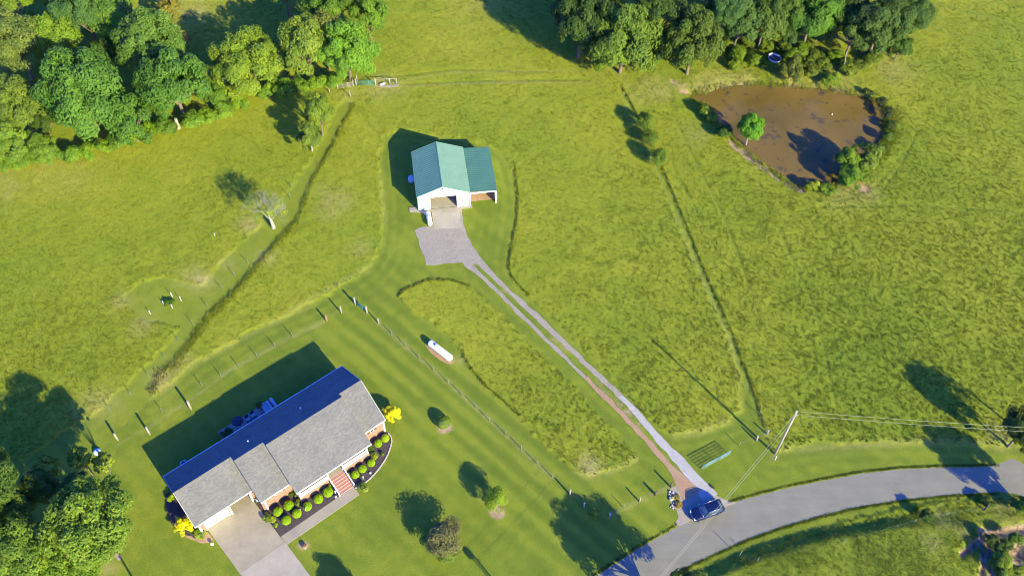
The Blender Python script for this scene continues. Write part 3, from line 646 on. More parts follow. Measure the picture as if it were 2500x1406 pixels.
for a in [
    (1420,50,84,9.0,'big',DEEP,'very dark tree at the left end of the pond wood',1.30),
    (1460,120,40,4.5,'mid',DEEP,'low dark tree at the left foot of the pond wood',1.2),
    (1522,112,92,6.6,'big',(.080,.135,.028),'big leafy olive green tree, left of the two standing foremost at the pond wood',1.5),
    (1690,118,82,6.3,'big',(.066,.108,.026),'dark olive tree whose foot meets the bare soil left of the pond',1.45),
    (1605,30,70,10.,'big',DEEP,'dark crown cut by the top edge between the two foremost pond wood trees',1.2),
    (1605,120,44,5.,'mid',DEEP,'shaded lower tree between the two foremost pond trees',1.3),
    (1775,15,66,10.5,'big',BLU,'blue green crown at the top edge behind the middle of the pond wood',1.1),
    (1805,60,54,6.6,'mid',(.060,.115,.045),'blue green tree above the bright undergrowth left of the water trough',1.3),
    (1868,55,54,6.6,'mid',(.080,.13,.038),'grey green tree directly above the water trough',1.3),
    (1905,5,62,10.,'big',(.060,.11,.03),'mid green crown at the top edge above the water trough tree',1.1),
    (1925,80,34,4.6,'mid',DEEP,'dark lower tree right above the water trough',1.2),
    (1985,42,72,7.5,'big',(.055,.130,.025),'fresh green leafy tree in the right middle of the pond wood',1.25),
    (2085,78,60,6.4,'mid',(.060,.10,.032),'dark tree standing over the leaning pale stem right of the pond head',1.25),
    (2060,5,62,9.,'big',DEEP,'deep green crown at the top edge left of the wood corner tree',1.1),
    (2150,62,78,7.8,'big',(.048,.088,.030),'very dark broad tree, second from the right end of the pond wood',1.25),
    (2222,38,62,7.4,'big',(.048,.092,.032),'dark round crown at the far right end of the pond wood',1.2),
    (2195,118,34,3.,'mid',(.055,.11,.03),'low dark bushy tree under the right hand corner tree',1.1)]:
    tree(*a[:7], group=GR_, zs=a[7])
# trees beyond the top edge whose shadows and depth the photo shows
for i, (cx, cy, r, zc) in enumerate([(1480,-45,80,10),(1380,-40,60,11),(1700,-60,80,10),(1900,-60,80,10),(2080,-60,80,10),(120,-50,90,10),(300,-40,50,9),(690,-45,70,9),(880,-50,60,8)]):
    tree(cx, cy, r, zc, 'big', DKG, ['dark tree just beyond the top edge over the left end of the pond wood','dark tree beyond the top edge throwing the long shadow on the pasture','dark tree beyond the top edge behind the foremost pond trees','dark tree beyond the top edge above the water trough','dark tree beyond the top edge near the right of the pond wood','dark tree beyond the top left corner of the picture','dark tree beyond the top edge above the brownish tree','dark tree beyond the top edge left of the gate trees','green tree beyond the top edge above the gate trees'][i], group='trees beyond the top edge', zs=1.2)
tree(1833, 312, 36, 3.9, 'mid', (.085, .21, .022), 'young bright green tree on the near bank of the pond with thin pale trunk', zs=1.15, bark=M_PALEBARK)
# pond bushes
for a in [(2068,396,32,2.5,'small',(.12,.20,.03),'light green bush at the lower right corner of the pond',1.2),
          (2108,390,40,2.6,'small',(.10,.15,.035),'olive bush behind the light green one at the lower right of the pond',1.1),
          (2074,436,34,1.7,'small',(.09,.17,.025),'mid green bush at the foot of the pond corner thicket',1.0),
          (2110,432,24,1.3,'small',(.10,.15,.03),'spreading bush on the dry ground right of the pond corner thicket',.8),
          (1985,452,16,.9,'shrub',(.15,.19,.025),'small yellowish bush on the bottom bank of the pond',.9),
          (2020,462,18,.7,'weed',(.10,.16,.025),'low weedy bush between the yellowish bush and the pond thicket',.8),
          (1722,270,15,1.3,'shrub',(.14,.20,.025),'yellow green sapling bush at the upper left shore of the pond',1.2),
          (1738,288,14,1.0,'shrub',(.11,.17,.025),'small green bush just below the yellow green sapling',1.0),
          (1770,322,20,1.2,'shrub',(.045,.09,.025),'dark bush on the shore left of the young pond tree',1.0),
          (1932,172,30,2.2,'small',(.075,.10,.03),'dull olive juniper like tree at the head of the pond',1.4),
          (2120,226,12,.7,'weed',(.05,.08,.03),'first dark weed clump on the right rim of the pond',.9),
          (2152,248,13,.8,'weed',(.04,.055,.03),'purplish dark weed clump at the upper right of the pond',.9),
          (2168,275,15,.9,'weed',(.045,.06,.035),'largest purplish weed clump on the right rim of the pond',.9),
          (2178,305,14,.8,'weed',(.05,.075,.03),'dark weed clump at the rightmost point of the pond rim',.9),
          (2168,332,16,.9,'weed',(.06,.11,.025),'green weed clump right of the pond shadow',.9),
          (2150,362,16,.9,'weed',(.08,.13,.03),'green weed clump above the pond corner thicket',.9)]:
    tree(*a[:7], cat='bush', name='bush', group='bushes around the pond', zs=a[7], trunk=a[4] != 'weed')
# three little cedars
for cx, cy, H, rr, lb in [(1575,297,4.0,1.75,'top'), (1588,337,3.4,1.5,'middle'), (1607,386,4.0,1.65,'lowest')]:
    p = g(cx, cy+14); tree(cx, cy, 10, H*.48, 'dense', (.105, .165, .032), 'small dark cedar, %s of the three standing in a row left of the pond' % lb, name='cedar_tree', group='three cedars by the pond fence', zs=H*.52/1.05/rr*.9, r=rr*1.0)
# undergrowth along the woods
ORD = 'first second third fourth fifth sixth seventh eighth ninth tenth eleventh twelfth thirteenth fourteenth fifteenth sixteenth seventeenth eighteenth nineteenth twentieth'.split()
random.seed(5)
UND = [(12,408),(50,398),(92,385),(135,382),(175,384),(215,378),(255,368),(295,352),(335,340),(372,326),(405,318),(468,304),(505,294),(545,280),(585,262),(648,232),(690,224),(735,216),(775,210),(815,205)]
for i, (cx, cy) in enumerate(UND):
    rr = rnd(20, 29)
    tree(cx, cy-8, rr, rnd(1.3, 2.2), 'shrub', random.choice([(.11,.19,.025), (.10,.18,.03), (.08,.15,.03)]), ORD[i]+' undergrowth bush from the left along the meadow edge of the left wood', cat='bush', name='bush', group='undergrowth bushes along the left wood', zs=1., trunk=False)
UND2 = [(1745,80),(1775,105),(1800,130),(1825,100),(1845,150),(1870,112),(1915,120),(1935,145),(1955,125),(1985,140),(2010,160),(2040,135),(1975,172),(2030,192),(2070,165),(1800,158),(2105,160),(2130,140)]
UND2.sort()
for i, (cx, cy) in enumerate(UND2):
    tree(cx, cy, rnd(17, 27), rnd(.7, 1.3), 'shrub', random.choice([(.14,.21,.022), (.12,.19,.025), (.10,.14,.03)]), ORD[i]+' low bright undergrowth bush from the left below the pond wood', cat='bush', name='bush', group='undergrowth bushes below the pond wood', zs=.75, trunk=False)
# lower left wood
for a in [(222,1280,126,11.0,'big',(.125,.20,.038),'broad green tree with feathery crown in the lower left corner, nearest the house',1.0),
          (60,1345,100,8.5,'big',(.11,.185,.038),'broad green tree in the extreme lower left corner',1.0),
          (165,1395,84,6.5,'big',(.10,.175,.028),'lighter green tree cut by the bottom edge in the lower left',.9),
          (15,1255,62,7.0,'mid',(.095,.15,.03),'feathery tree on the left edge above the lower left corner',1.1)]:
    tree(*a[:7], group='trees of the lower left wood', zs=a[7])
for cx, cy, r, lb in [(112,1140,38,'left'),(196,1118,38,'middle'),(252,1130,32,'right')]:
    tree(cx, cy, r, 6.0, 'loose', (.15, .20, .035), 'spindly pale green sapling, %s one of the three poking above the lower left wood' % lb, name='sapling', group='three saplings by the lower left wood', zs=1.2)
for cx, cy, r, zc, lb in [(185,1195,46,6.5,'dark leaved tree in the shade below the middle sapling'),(-40,1190,95,11.5,'tree beyond the left edge whose shadow covers the meadow'),(95,1190,52,6.5,'dark leaved tree in the shade behind the spindly saplings'),(-30,1300,80,8,'tree just beyond the left edge beside the lower left wood')]:
    tree(cx, cy, r, zc, 'big', (.06,.11,.028), lb, zs=1.1)
# right and bottom edges
tree(2502, 1046, 58, 5.5, 'big', (.060, .095, .025), 'dark tree on the right edge where the power line leaves the picture', zs=1.1)
tree(2605, 1238, 66, 6.0, 'big', (.060, .10, .025), 'tree beyond the right edge shading the bend of the road', zs=1.1)
tree(1665, 1470, 92, 6.4, 'big', (.055, .095, .025), 'dark tree below the bottom edge, only its top twigs showing beside the road', zs=1.0)
tree(2262, 1258, 17, 1.25, 'small', (.040, .075, .022), 'small dark round evergreen on the verge below the road', cat='bush', name='bush', zs=1.1)
tree(1452, 1256, 15, 1.4, 'shrub', (.10, .16, .025), 'little leafy bush at the fence corner in the tree shadow', cat='bush', name='bush', zs=.8)
tree(2412, 1228, 16, .7, 'shrub', (.06, .10, .025), 'dark roadside bush near the right end of the road', cat='bush', name='bush', zs=1.)
tree(2490, 1235, 26, 1.0, 'small', (.08, .14, .025), 'green bush at the right edge below the road', cat='bush', name='bush', zs=1.)
for cx, cy, r, c, lb in [(2420,1318,18,(.06,.10,.025),'dark bush beside the sandy gully, uppermost in the lower right corner'),(2445,1335,22,(.05,.09,.022),'dark round bush in the middle of the lower right gully'),(2480,1315,18,(.09,.16,.025),'fresh green bush on the far side of the sandy gully'),(2450,1380,32,(.12,.18,.03),'large light green bush at the bottom of the lower right gully'),(2478,1402,26,(.13,.17,.03),'yellow green bush cut by the bottom right corner')]:
    tree(cx, cy, r, 1.2, 'small', c, lb, cat='bush', name='bush', group='bushes in the lower right gully', zs=.9)

# bare pale tree
def bare_tree():
    R_ = random.Random(3); b = MB(); base = g(668, 556); H = 8.6
    def grow(p, d, L, r, lv):
        q = p+d*L; mid = p.lerp(q, .5)+Vector((R_.uniform(-1, 1), R_.uniform(-1, 1), R_.uniform(-1, 1)))*L*.07
        b.tube([p, mid, q], [r, r*.85, r*.68], 6 if lv < 2 else 3, False)
        if lv >= 7: return
        for k in range(3 if lv < 5 else 2):
            ax = Vector((R_.gauss(0, 1), R_.gauss(0, 1), R_.gauss(0, .5))).normalized()
            nd = (d+ax*R_.uniform(.45, .85)+Vector((0, 0, .12))).normalized()
            grow(q, nd, L*R_.uniform(.66, .86), r*.64, lv+1)
    root = empty('bare_tree', base)
    tb = MB(); tb.tube([(0, 0, -.2), (0, 0, .0), (-.05, .05, 1.1), (-.15, .1, 2.2)], [.42, .36, .28, .22], 10)
    tb.build('trunk', M_PALEBARK, root)
    grow(Vector((-.15, .1, 2.1)), Vector((-.15, .05, 1)).normalized(), 1.5, .15, 1)
    grow(Vector((-.12, .1, 1.9)), Vector((.6, .0, .75)).normalized(), 1.6, .10, 1)
    grow(Vector((-.12, .1, 1.9)), Vector((-.7, .3, .6)).normalized(), 1.5, .09, 1)
    b.build('branches', M_PALEBARK, root)
    me, C, cr = crown('bare', 2); o = link('crown', me, root, (-.2, .3, 5.0)); o.scale = (3.6, 3.6, 3.0); o.color = (.20, .26, .10, 1)
    tag(root, 'nearly bare tree with pale grey trunk and twigs beside the ditch in the left meadow', 'tree')
bare_tree()
sb = MB(); p = g(2050, 178); q = g(2066, 128, 5.2); sb.tube([(0, 0, -.1), (.4, .3, 2.4), (q.x-p.x, q.y-p.y, 5.2)], [.10, .08, .04], 6)
tag(sb.build('dead_stem', M_PALEBARK, None, p), 'thin leaning bare stem standing below the pond wood', 'tree')
for i, (cx, cy, tx, ty) in enumerate([(1905,118,1915,92),(1932,115,1945,90),(1988,112,1994,98)]):
    p = g(cx, cy); q = g(tx, ty, 3.2); b_ = MB(); b_.tube([(0, 0, -.1), (q.x-p.x, q.y-p.y, 3.2)], [.09, .05], 6)
    tag(b_.build('dead_stem', M_PALEBARK, None, p), 'slender pale trunk at the shaded foot of the pond wood, %s of three' % ['left', 'middle', 'right'][i], 'tree', 'slender pale trunks at the wood foot')
b_ = MB(); p = g(437, 315); q = g(429, 292, 2.2); b_.tube([(0, 0, -.1), (0, 0, .1), (q.x-p.x, q.y-p.y, 2.4)], [.42, .36, .27], 9)
tag(b_.build('tree_snag', M_PALEBARK, None, p), 'short stout pale trunk at the meadow edge under the dark oaks', 'tree')

# ------------------------------------------------------------------ the brick house
HX = empty('brick_house', (-46.451, 55.849, 0), math.radians(39.743))
tag(HX, 'long single storey brick house with grey shingle roofs, white trim and an attached garage', 'house')
PIT = .593; ZE = 3.4
def L(u, v, z=0): return (u, -v, z)
def HW(u, v, z=0): return HX.matrix_basis @ Vector((u, -v, z)) if False else Matrix.Translation((-46.451, 55.849, 0)) @ Matrix.Rotation(math.radians(39.743), 4, 'Z') @ Vector((u, -v, z))
SECT = [('garage', 0, 8.46, 9.1), ('middle', 8.46, 12.86, 11.4), ('porch', 12.86, 24.85, 13.15), ('wing', 24.85, 28.5, 11.23)]
TH = .16
for nm, u0, u1, ve in SECT:
    vr = ve/2; zr = ZE+PIT*vr; b = MB()
    # back plane piece, front plane piece (solid slabs) joined at the ridge
    prof = [(0, ZE), (vr, zr), (ve, ZE), (ve, ZE-TH), (vr, zr-TH-.02), (0, ZE-TH)]
    uu0 = u0; uu1 = u1
    vs = [L(uu0, v, z_) for v, z_ in prof]+[L(uu1, v, z_) for v, z_ in prof]
    b.add(vs, [(0, 1, 7, 6), (1, 2, 8, 7), (2, 3, 9, 8), (3, 4, 10, 9), (4, 5, 11, 10), (5, 0, 6, 11), (0, 5, 4, 1), (1, 4, 3, 2), (6, 7, 10, 11), (7, 8, 9, 10)])
    o = b.build('roof', M_SHINGLE, HX)
    # ridge cap
    c = MB(); c.add([L(u0, vr-.16, zr-.16*PIT+.03), L(u0, vr, zr+.035), L(u0, vr+.16, zr-.16*PIT+.03), L(u1, vr-.16, zr-.16*PIT+.03), L(u1, vr, zr+.035), L(u1, vr+.16, zr-.16*PIT+.03)], [(0, 1, 4, 3), (1, 2, 5, 4), (0, 3, 5, 2)])
    c.build('ridge_cap', M_SHINGLE, o)
    # white rake boards and gutters
    for ux in ((u0-.03, u0), (u1, u1+.03)):
        fm = M_WHITE if ux[0] < 0 or ux[0] > 28.4 else M_FLASH
        for (va, za), (vb, zb) in (((0, ZE), (vr, zr)), ((vr, zr), (ve, ZE))):
            r = MB(); q = [L(ux[0], va, za-.02), L(ux[0], vb, zb-.02), L(ux[0], vb, zb-.24), L(ux[0], va, za-.24), L(ux[1], va, za-.02), L(ux[1], vb, zb-.02), L(ux[1], vb, zb-.24), L(ux[1], va, za-.24)]
            r.add(q, [(0, 1, 2, 3), (4, 7, 6, 5), (0, 4, 5, 1), (3, 2, 6, 7), (0, 3, 7, 4), (1, 5, 6, 2)]); r.build('fascia', fm, o)
    MB().box(u0+.02, u1-.02, -(ve+.10), -(ve+.003), ZE-.15, ZE-.03).build('gutter', M_WHITE, o)
    MB().box(u0+.02, u1-.02, .003, .09, ZE-.15, ZE-.03).build('gutter', M_WHITE, o)
# walls (footprints): (u0,u1,vback,vfront)
w_ = MB()
zt = ZE-.14
w_.box(.45, 1.2, -8.70, -8.45, -.1, zt-.02); w_.box(4.58, 4.98, -8.70, -8.45, -.1, zt-.02); w_.box(8.05, 8.8, -8.70, -8.45, -.1, zt-.02)      # garage piers
w_.box(1.2, 4.58, -8.70, -8.45, 2.45, zt-.02); w_.box(4.98, 8.05, -8.70, -8.45, 2.45, zt-.02)
w_.box(.45, .70, -8.45, -.45, -.1, zt+.1); w_.box(8.55, 8.8, -11.0, -.45, -.1, zt)                    # garage left and right walls
w_.box(8.8, 28.2, -.65, -.42, -.1, zt+.1); w_.box(.45, 8.8, -.65, -.42, -.1, zt+.1)                    # back wall
w_.box(8.8, 12.75, -11.02, -10.75, -.1, zt-.02); w_.box(12.75, 13.0, -11.02, -10.6, -.1, zt)
w_.box(13.0, 25.0, -10.9, -10.65, -.1, zt-.02)                                                         # wall behind porch
w_.box(25.0, 28.2, -10.98, -10.75, -.1, zt-.02); w_.box(27.97, 28.2, -10.75, -.65, -.1, zt+.1)
w_.box(13.1, 17.75, -13.05, -12.85, -.1, 1.02); w_.box(20.05, 24.3, -13.05, -12.85, -.1, 1.02); w_.box(13.1, 13.3, -12.85, -11.02, -.1, 1.02); w_.box(24.1, 24.3, -12.85, -10.9, -.1, 1.02)
wall = w_.build('wall', M_BRICK, HX)
ga = MB()   # gable ends, white siding above the walls
for u, ve in ((.5, 9.1), (28.15, 11.23), (12.95, 13.15), (24.75, 13.15), (8.6, 11.4)):
    vr = ve/2; zz = ZE-.17; ga.add([L(u-.05, .45, zz-.1), L(u-.05, vr, ZE+PIT*vr-.2), L(u-.05, ve-.45, zz-.1), L(u+.05, .45, zz-.1), L(u+.05, vr, ZE+PIT*vr-.2), L(u+.05, ve-.45, zz-.1)], [(0, 1, 2), (3, 5, 4), (0, 3, 4, 1), (1, 4, 5, 2), (0, 2, 5, 3)])
ga.build('gable', M_WHITE, HX)
fl = MB(); fl.box(.7, 8.5, -8.75, -.7, 0, .09); fl.build('garage_floor', M_CONC, HX)
# white corner boards / downspouts
for u, v, zz in ((.48, 8.78, 3.2), (9.03, 11.10, 3.2), (28.18, 11.06, 3.2), (4.92, 8.78, 3.2), (8.02, 8.80, 3.1)):
    MB().box(u-.11, u+.11, -v-.05, -v+.08, 0, zz).build('corner_board', M_WHITE, HX)
# garage doors: the left one shut, the right one rolled up under the ceiling
gd = MB(); gd.box(1.25, 4.53, -8.60, -8.52, .0, 2.4)
for k in range(1, 4): gd.box(1.27, 4.51, -8.615, -8.60, k*.6-.27+.3, k*.6-.25+.3)
gd.build('garage_door', M_WHITE, HX)
MB().box(5.03, 8.0, -8.3, -5.9, 2.42, 2.5).build('garage_door', M_WHITE, HX)
fr = MB()
for a_, b_ in ((1.16, 1.26), (4.5, 4.62), (4.94, 5.04), (7.99, 8.09)): fr.box(a_, b_, -8.77, -8.705, 0, 2.5)
fr.box(1.16, 4.62, -8.77, -8.705, 2.5, 2.62); fr.box(4.94, 8.09, -8.77, -8.705, 2.5, 2.62); fr.build('door_frame', M_WHITE, HX)
# windows with dark shutters
def window(u0, u1, v, z0, z1, shut=.38, out=1):
    f = MB(); f.box(u0, u1, -v-.06*out, -v, z0, z1); fo = f.build('window', M_WHITE, HX)
    MB().box(u0+.08, u1-.08, -v-.08*out, -v-.062*out, z0+.08, (z0+z1)/2-.03).build('pane', M_GLASS, fo)
    MB().box(u0+.08, u1-.08, -v-.08*out, -v-.062*out, (z0+z1)/2+.03, z1-.08).build('pane', M_GLASS, fo)
    if shut:
        for a_, b_ in ((u0-shut-.03, u0-.03), (u1+.03, u1+shut+.03)):
            MB().box(a_, b_, -v-.05*out, -v, z0, z1).build('shutter', M_DARK, HX)
window(10.65, 11.75, 11.025, 2.15, 3.2); window(25.95, 26.6, 10.985, 2.15, 3.2)
window(14.2, 15.4, 10.905, 1.7, 3.0); window(22.0, 23.2, 10.905, 1.7, 3.0)
d_ = MB(); d_.box(18.4, 19.35, -10.98, -10.905, 1.05, 3.1); do = d_.build('door', M_WHITE, HX); MB().box(19.22, 19.27, -11.03, -10.985, 2.0, 2.12).build('handle', M_STEEL, do)
d2 = MB(); d2.box(14.6, 16.4, -.415, -.36, .2, 2.4); d2.build('door', M_WHITE, HX)
window(19.5, 20.6, .38, 1.4, 2.6, 0, -1); window(5.0, 6.0, .38, 1.3, 2.4, 0, -1)
# porch floor, columns, railings, steps
MB().box(13.12, 24.28, -13.07, -10.95, 1.02, 1.12).build('porch_floor', M_WALK, HX)
for u in (13.35, 17.72, 20.1, 24.1): 
    c = MB(); c.box(u-.09, u+.09, -12.97, -12.79, 1.12, ZE-.12); c.box(u-.13, u+.13, -13.01, -12.75, 1.12, 1.25); c.box(u-.13, u+.13, -13.01, -12.75, ZE-.28, ZE-.15); c.build('porch_column', M_WHITE, HX)
MB().box(13.2, 24.3, -12.98, -12.78, ZE-.40, ZE-.16).build('porch_beam', M_WHITE, HX)
def railing(p, q, z0, z1, h=.95, step=.16):
    r = MB(); a, b = Vector((p[0], -p[1], z0)), Vector((q[0], -q[1], z1)); n = max(2, int((b-a).length/step))
    r.bar(a+Vector((0, 0, h)), b+Vector((0, 0, h)), .12, .07); r.bar(a+Vector((0, 0, .12)), b+Vector((0, 0, .12)), .07, .07)
    for k in range(n+1):
        t = a.lerp(b, k/n); r.box(t.x-.022, t.x+.022, t.y-.022, t.y+.022, t.z+.12, t.z+h-.03)
    return r.build('railing', M_WHITE, HX)
railing((13.45, 12.95), (17.62, 12.95), 1.12, 1.12); railing((20.2, 12.95), (24.0, 12.95), 1.12, 1.12)
railing((13.25, 11.05), (13.25, 12.85), 1.12, 1.12); railing((24.18, 11.0), (24.18, 12.85), 1.12, 1.12)
railing((17.70, 13.1), (17.70, 15.45), 1.12, .05, .9, .2); railing((20.08, 13.1), (20.08, 15.45), 1.12, .05, .9, .2)
for u in (17.70, 20.08): MB().box(u-.08, u+.08, -15.55, -15.41, 0, 1.05).build('rail_post', M_WHITE, HX)
st = MB(); 
for k in range(6): st.box(17.82, 19.96, -(13.09+(k+1)*.40), -(13.09+k*.40), 0, 1.0-k*.165)
so_ = st.build('steps', M_RED, HX); tr_ = MB()
for k in range(6): tr_.box(17.80, 19.98, -(13.09+(k+1)*.40+.02), -(13.09+(k+1)*.40-.05), 1.0-k*.165, 1.0-k*.165+.035)
tr_.build('tread_nosing', M_EDGE, so_)
MB().box(17.45, 17.62, -14.2, -13.1, 0, .4); 
# roof vent pipes
for u, v in ((11.4, 3.75), (19.65, 3.7)):
    zz = ZE+PIT*v; c = MB(); c.lathe([(.09, zz-.2), (.09, zz+.35), (.0, zz+.35)], L(u, v, 0), 10); c.build('vent_pipe', M_PVC, HX)
# patio and its furniture
b = MB(); b.box(9.3, 17.9, .02, 3.55, 0, .10); po = b.build('patio', M_WALK); po.parent = HX
def place(root, u, v, z=0, rz=0):
    p = HW(u, v, z); root.location = p; root.rotation_euler = (0, 0, math.radians(39.743)+rz); return root
s = empty('patio_sofa'); MB().box(-.55, .55, -.9, .9, .15, .45).build('seat', M_CUSHION, s); MB().box(.35, .6, -.9, .9, .45, .85).build('backrest', M_CUSHION, s); MB().box(-.5, .6, -1.0, -.9, 0, .65).build('armrest', M_CUSHION, s); MB().box(-.5, .6, .9, 1.0, 0, .65).build('armrest', M_CUSHION, s)
place(s, 16.75, -2.3, .1); tag(s, 'pale cushioned outdoor sofa at the end of the patio behind the house', 'sofa')
s = empty('patio_bench'); MB().box(-.22, .22, -1.25, 1.25, .30, .42).build('seat', M_CUSHION, s); MB().box(-.18, .18, -1.2, -1.0, 0, .30).build('leg', M_WHITE, s); MB().box(-.18, .18, 1.0, 1.2, 0, .30).build('leg', M_WHITE, s)
place(s, 17.95, -2.3, .1); tag(s, 'narrow pale bench along the outer end of the patio beside the sofa', 'bench')
s = empty('patio_table'); MB().box(-.85, .85, -.5, .5, .68, .73).build('table_top', M_GLASS, s)
for a_ in (-1, 1):
    for c_ in (-1, 1): MB().box(a_*.75-.03, a_*.75+.03, c_*.42-.03, c_*.42+.03, 0, .68).build('leg', M_BLACK, s)
place(s, 14.1, -1.55, .1); tag(s, 'dark glass topped dining table on the shaded patio', 'table')
def chair(u, v, rz, lb):
    s = empty('patio_chair'); MB().box(-.27, .27, -.27, .27, .38, .46).build('seat', M_CUSHION, s)
    q = MB(); q.obox((0, .31, .72), (.27, 0, 0), (0, .03, 0), (0, .04, .28)); q.build('backrest', M_NAVY, s)
    for a_ in (-1, 1):
        for c_ in (-1, 1): MB().box(a_*.24-.02, a_*.24+.02, c_*.24-.02, c_*.24+.02, 0, .38).build('leg', M_BLACK, s)
    place(s, u, v, .1, rz); tag(s, lb, 'chair', 'chairs around the patio table')
chair(12.9, -1.5, math.pi/2, 'patio chair at the garage end of the dark table'); chair(15.3, -1.6, -math.pi/2, 'patio chair at the sofa end of the dark table')
chair(13.7, -2.5, 0, 'patio chair on the lawn side of the table, nearer the dark umbrella'); chair(14.6, -2.6, 0, 'patio chair on the lawn side of the table, nearer the sofa')
s = empty('patio_umbrella'); c = MB(); c.tube([(0, 0, 0), (0, 0, 2.4)], .03, 8); c.build('pole', M_STEEL, s)
c = MB(); n = 8
for k in range(n):
    a0, a1 = 2*math.pi*k/n, 2*math.pi*(k+1)/n; c.add([(0, 0, 2.4), (0.85*math.cos(a0), 0.85*math.sin(a0), 1.95), (0.85*math.cos(a1), 0.85*math.sin(a1), 1.95), (0.85*math.cos(a1), 0.85*math.sin(a1), 1.82), (0.85*math.cos(a0), 0.85*math.sin(a0), 1.82)], [(0, 1, 2), (1, 4, 3, 2)])
c.build('canopy', M_NAVY, s); place(s, 12.2, -2.2, .1); tag(s, 'open dark umbrella at the lawn side of the shaded patio', 'umbrella')
s = empty('air_conditioner'); MB().box(-.42, .42, -.42, .42, .05, .8).build('housing', M_BLUEGREY, s); c = MB(); c.lathe([(.3, .81), (.3, .84), (0, .84)], n=16); c.build('fan_guard', M_BLACK, s)
place(s, 3.2, -1.7, 0); tag(s, 'blue grey box shaped air conditioner on the lawn behind the garage', 'air conditioner')
s = empty('planter_pot'); c = MB(); c.lathe([(.0, 0), (.18, 0), (.26, .4), (.22, .4), (.2, .34), (0, .34)], n=14); c.build('pot', M_TERRA, s); me, C, cr = crown('shrub', 1); o = link('plant', me, s, (0, 0, .75)); o.scale = (.42,)*3; o.color = (.06, .10, .03, 1)
place(s, 16.0, -3.3, .1); tag(s, 'dark leafy potted plant at the lawn corner of the patio', 'plant pot')
s = empty('garden_shrub'); me, C, cr = crown('shrub', 2); o = link('crown', me, s, (0, 0, .6)); o.scale = (.9, .9, .7); o.color = (.045, .085, .03, 1); place(s, 10.2, -2.2); tag(s, 'dark flowering shrub beside the patio at the garage end', 'shrub')
s = empty('heat_pump'); MB().box(-.4, .4, -.45, .45, .05, .95).build('housing', M_BLUEGREY, s); MB().box(.405, .42, -.3, .3, .25, .75).build('grille', M_BLACK, s)
place(s, 28.95, 7.6); tag(s, 'pale blue grey heat pump against the right gable wall of the house', 'air conditioner')

# ------------------------------------------------------------------ concrete and beds round the house
HP = lambda L_: [HW(u, v) for u, v in L_]
slab('driveway_slab', HP([(1.22, 8.78), (8.05, 8.78), (8.3, 15.7), (8.45, 16.6), (1.62, 16.6)]), .07, M_CONC)
slab('driveway_slab', HP([(1.64, 16.63), (8.45, 16.63), (8.75, 26), (9.2, 36), (2.6, 36)]), .07, M_CONC2)
slab('walkway', HP([(8.4, 15.60), (17.80, 15.52), (19.95, 15.50), (19.95, 17.0), (8.5, 17.05)]), .065, M_WALK)
slab('mulch_bed', HP([(8.83, 11.05), (13.08, 11.05), (13.08, 13.08), (17.62, 13.08), (17.62, 15.48), (8.33, 15.58), (8.1, 8.95), (8.55, 8.9)]), .05, M_MULCH)
BEDR = [(20.18, 13.1), (24.33, 13.1), (24.33, 11.05), (28.3, 11.05), (28.35, 12.4), (28.1, 12.95), (27.4, 13.65), (26.5, 14.35), (25.5, 14.92), (24.3, 15.4), (23.2, 15.75), (22.2, 15.95), (21.2, 16.05), (20.18, 16.0)]
slab('mulch_bed', HP(BEDR), .05, M_MULCH)
e = MB(); 
P = HP([(28.4, 11.6)]+BEDR[4:]); k = 0
for a, b in zip(P[:-1], P[1:]):
    n = max(1, int((b-a).length/.3))
    for j in range(n):
        p = a.lerp(b, (j+.1)/n); q = a.lerp(b, (j+.92)/n); e.bar((p.x, p.y, .06+.02*(k % 2)), (q.x, q.y, .07), .17, .12); k += 1
tag(e.build('garden_edging', M_EDGE), 'curved low stone edging round the right mulch bed in front of the house', 'edging')
def c6(a, b): return (a/8.79+380, b/8.79+1180)
slab('mulch_bed', rough_edge(gl([c6(*p) for p in [(200,330),(225,230),(300,200),(560,480),(760,800),(900,960),(1120,1020),(1240,1200),(1150,1260),(980,1270),(800,1200),(640,1130),(420,980),(290,780),(250,520)]]), .06, .4, 21), .04, M_MULCH)
slab('soil_patch', rough_edge(gl([c6(*p) for p in [(1000,1040),(1120,1030),(1240,1200),(1150,1260),(980,1280),(640,1140),(600,1100),(760,1130),(850,1180)]]), .06, .3, 22), .048, M_SOIL)

# boxwoods
BOX = [(9.85, 12.55, 'by the left end of the brick front, back row'), (11.45, 12.65, 'second in the back row below the shuttered front window'), (10.1, 14.3, 'at the walk end nearest the driveway, front row'), (11.7, 14.35, 'second in the front row along the walk'), (13.35, 14.35, 'third in the front row with the garden flag before it'), (15.1, 14.35, 'fourth in the front row below the left porch railing'), (16.65, 14.3, 'just left of the porch steps'),
       (21.05, 14.4, 'just right of the porch steps'), (22.3, 14.3, 'middle one below the right porch railing'), (23.75, 14.3, 'right one below the right porch railing'), (26.2, 12.35, 'left of the pair under the right wing window'), (27.45, 12.3, 'at the far right corner of the house')]
for i, (u, v, lb) in enumerate(BOX):
    s = empty('boxwood_shrub'); me, C, cr = crown('box', i % 3); r_ = rnd(.60, .70)*(1.0 if i < 7 else .9)
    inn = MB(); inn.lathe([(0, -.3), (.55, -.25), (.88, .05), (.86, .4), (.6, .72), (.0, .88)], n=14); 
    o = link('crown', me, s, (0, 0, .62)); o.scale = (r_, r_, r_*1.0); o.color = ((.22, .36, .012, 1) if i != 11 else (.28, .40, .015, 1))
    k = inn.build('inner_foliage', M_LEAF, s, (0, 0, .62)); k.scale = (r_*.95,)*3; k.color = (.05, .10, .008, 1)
    place(s, u, v, 0, i); tag(s, 'clipped bright green round boxwood ' + lb, 'shrub', 'round boxwoods along the house front')
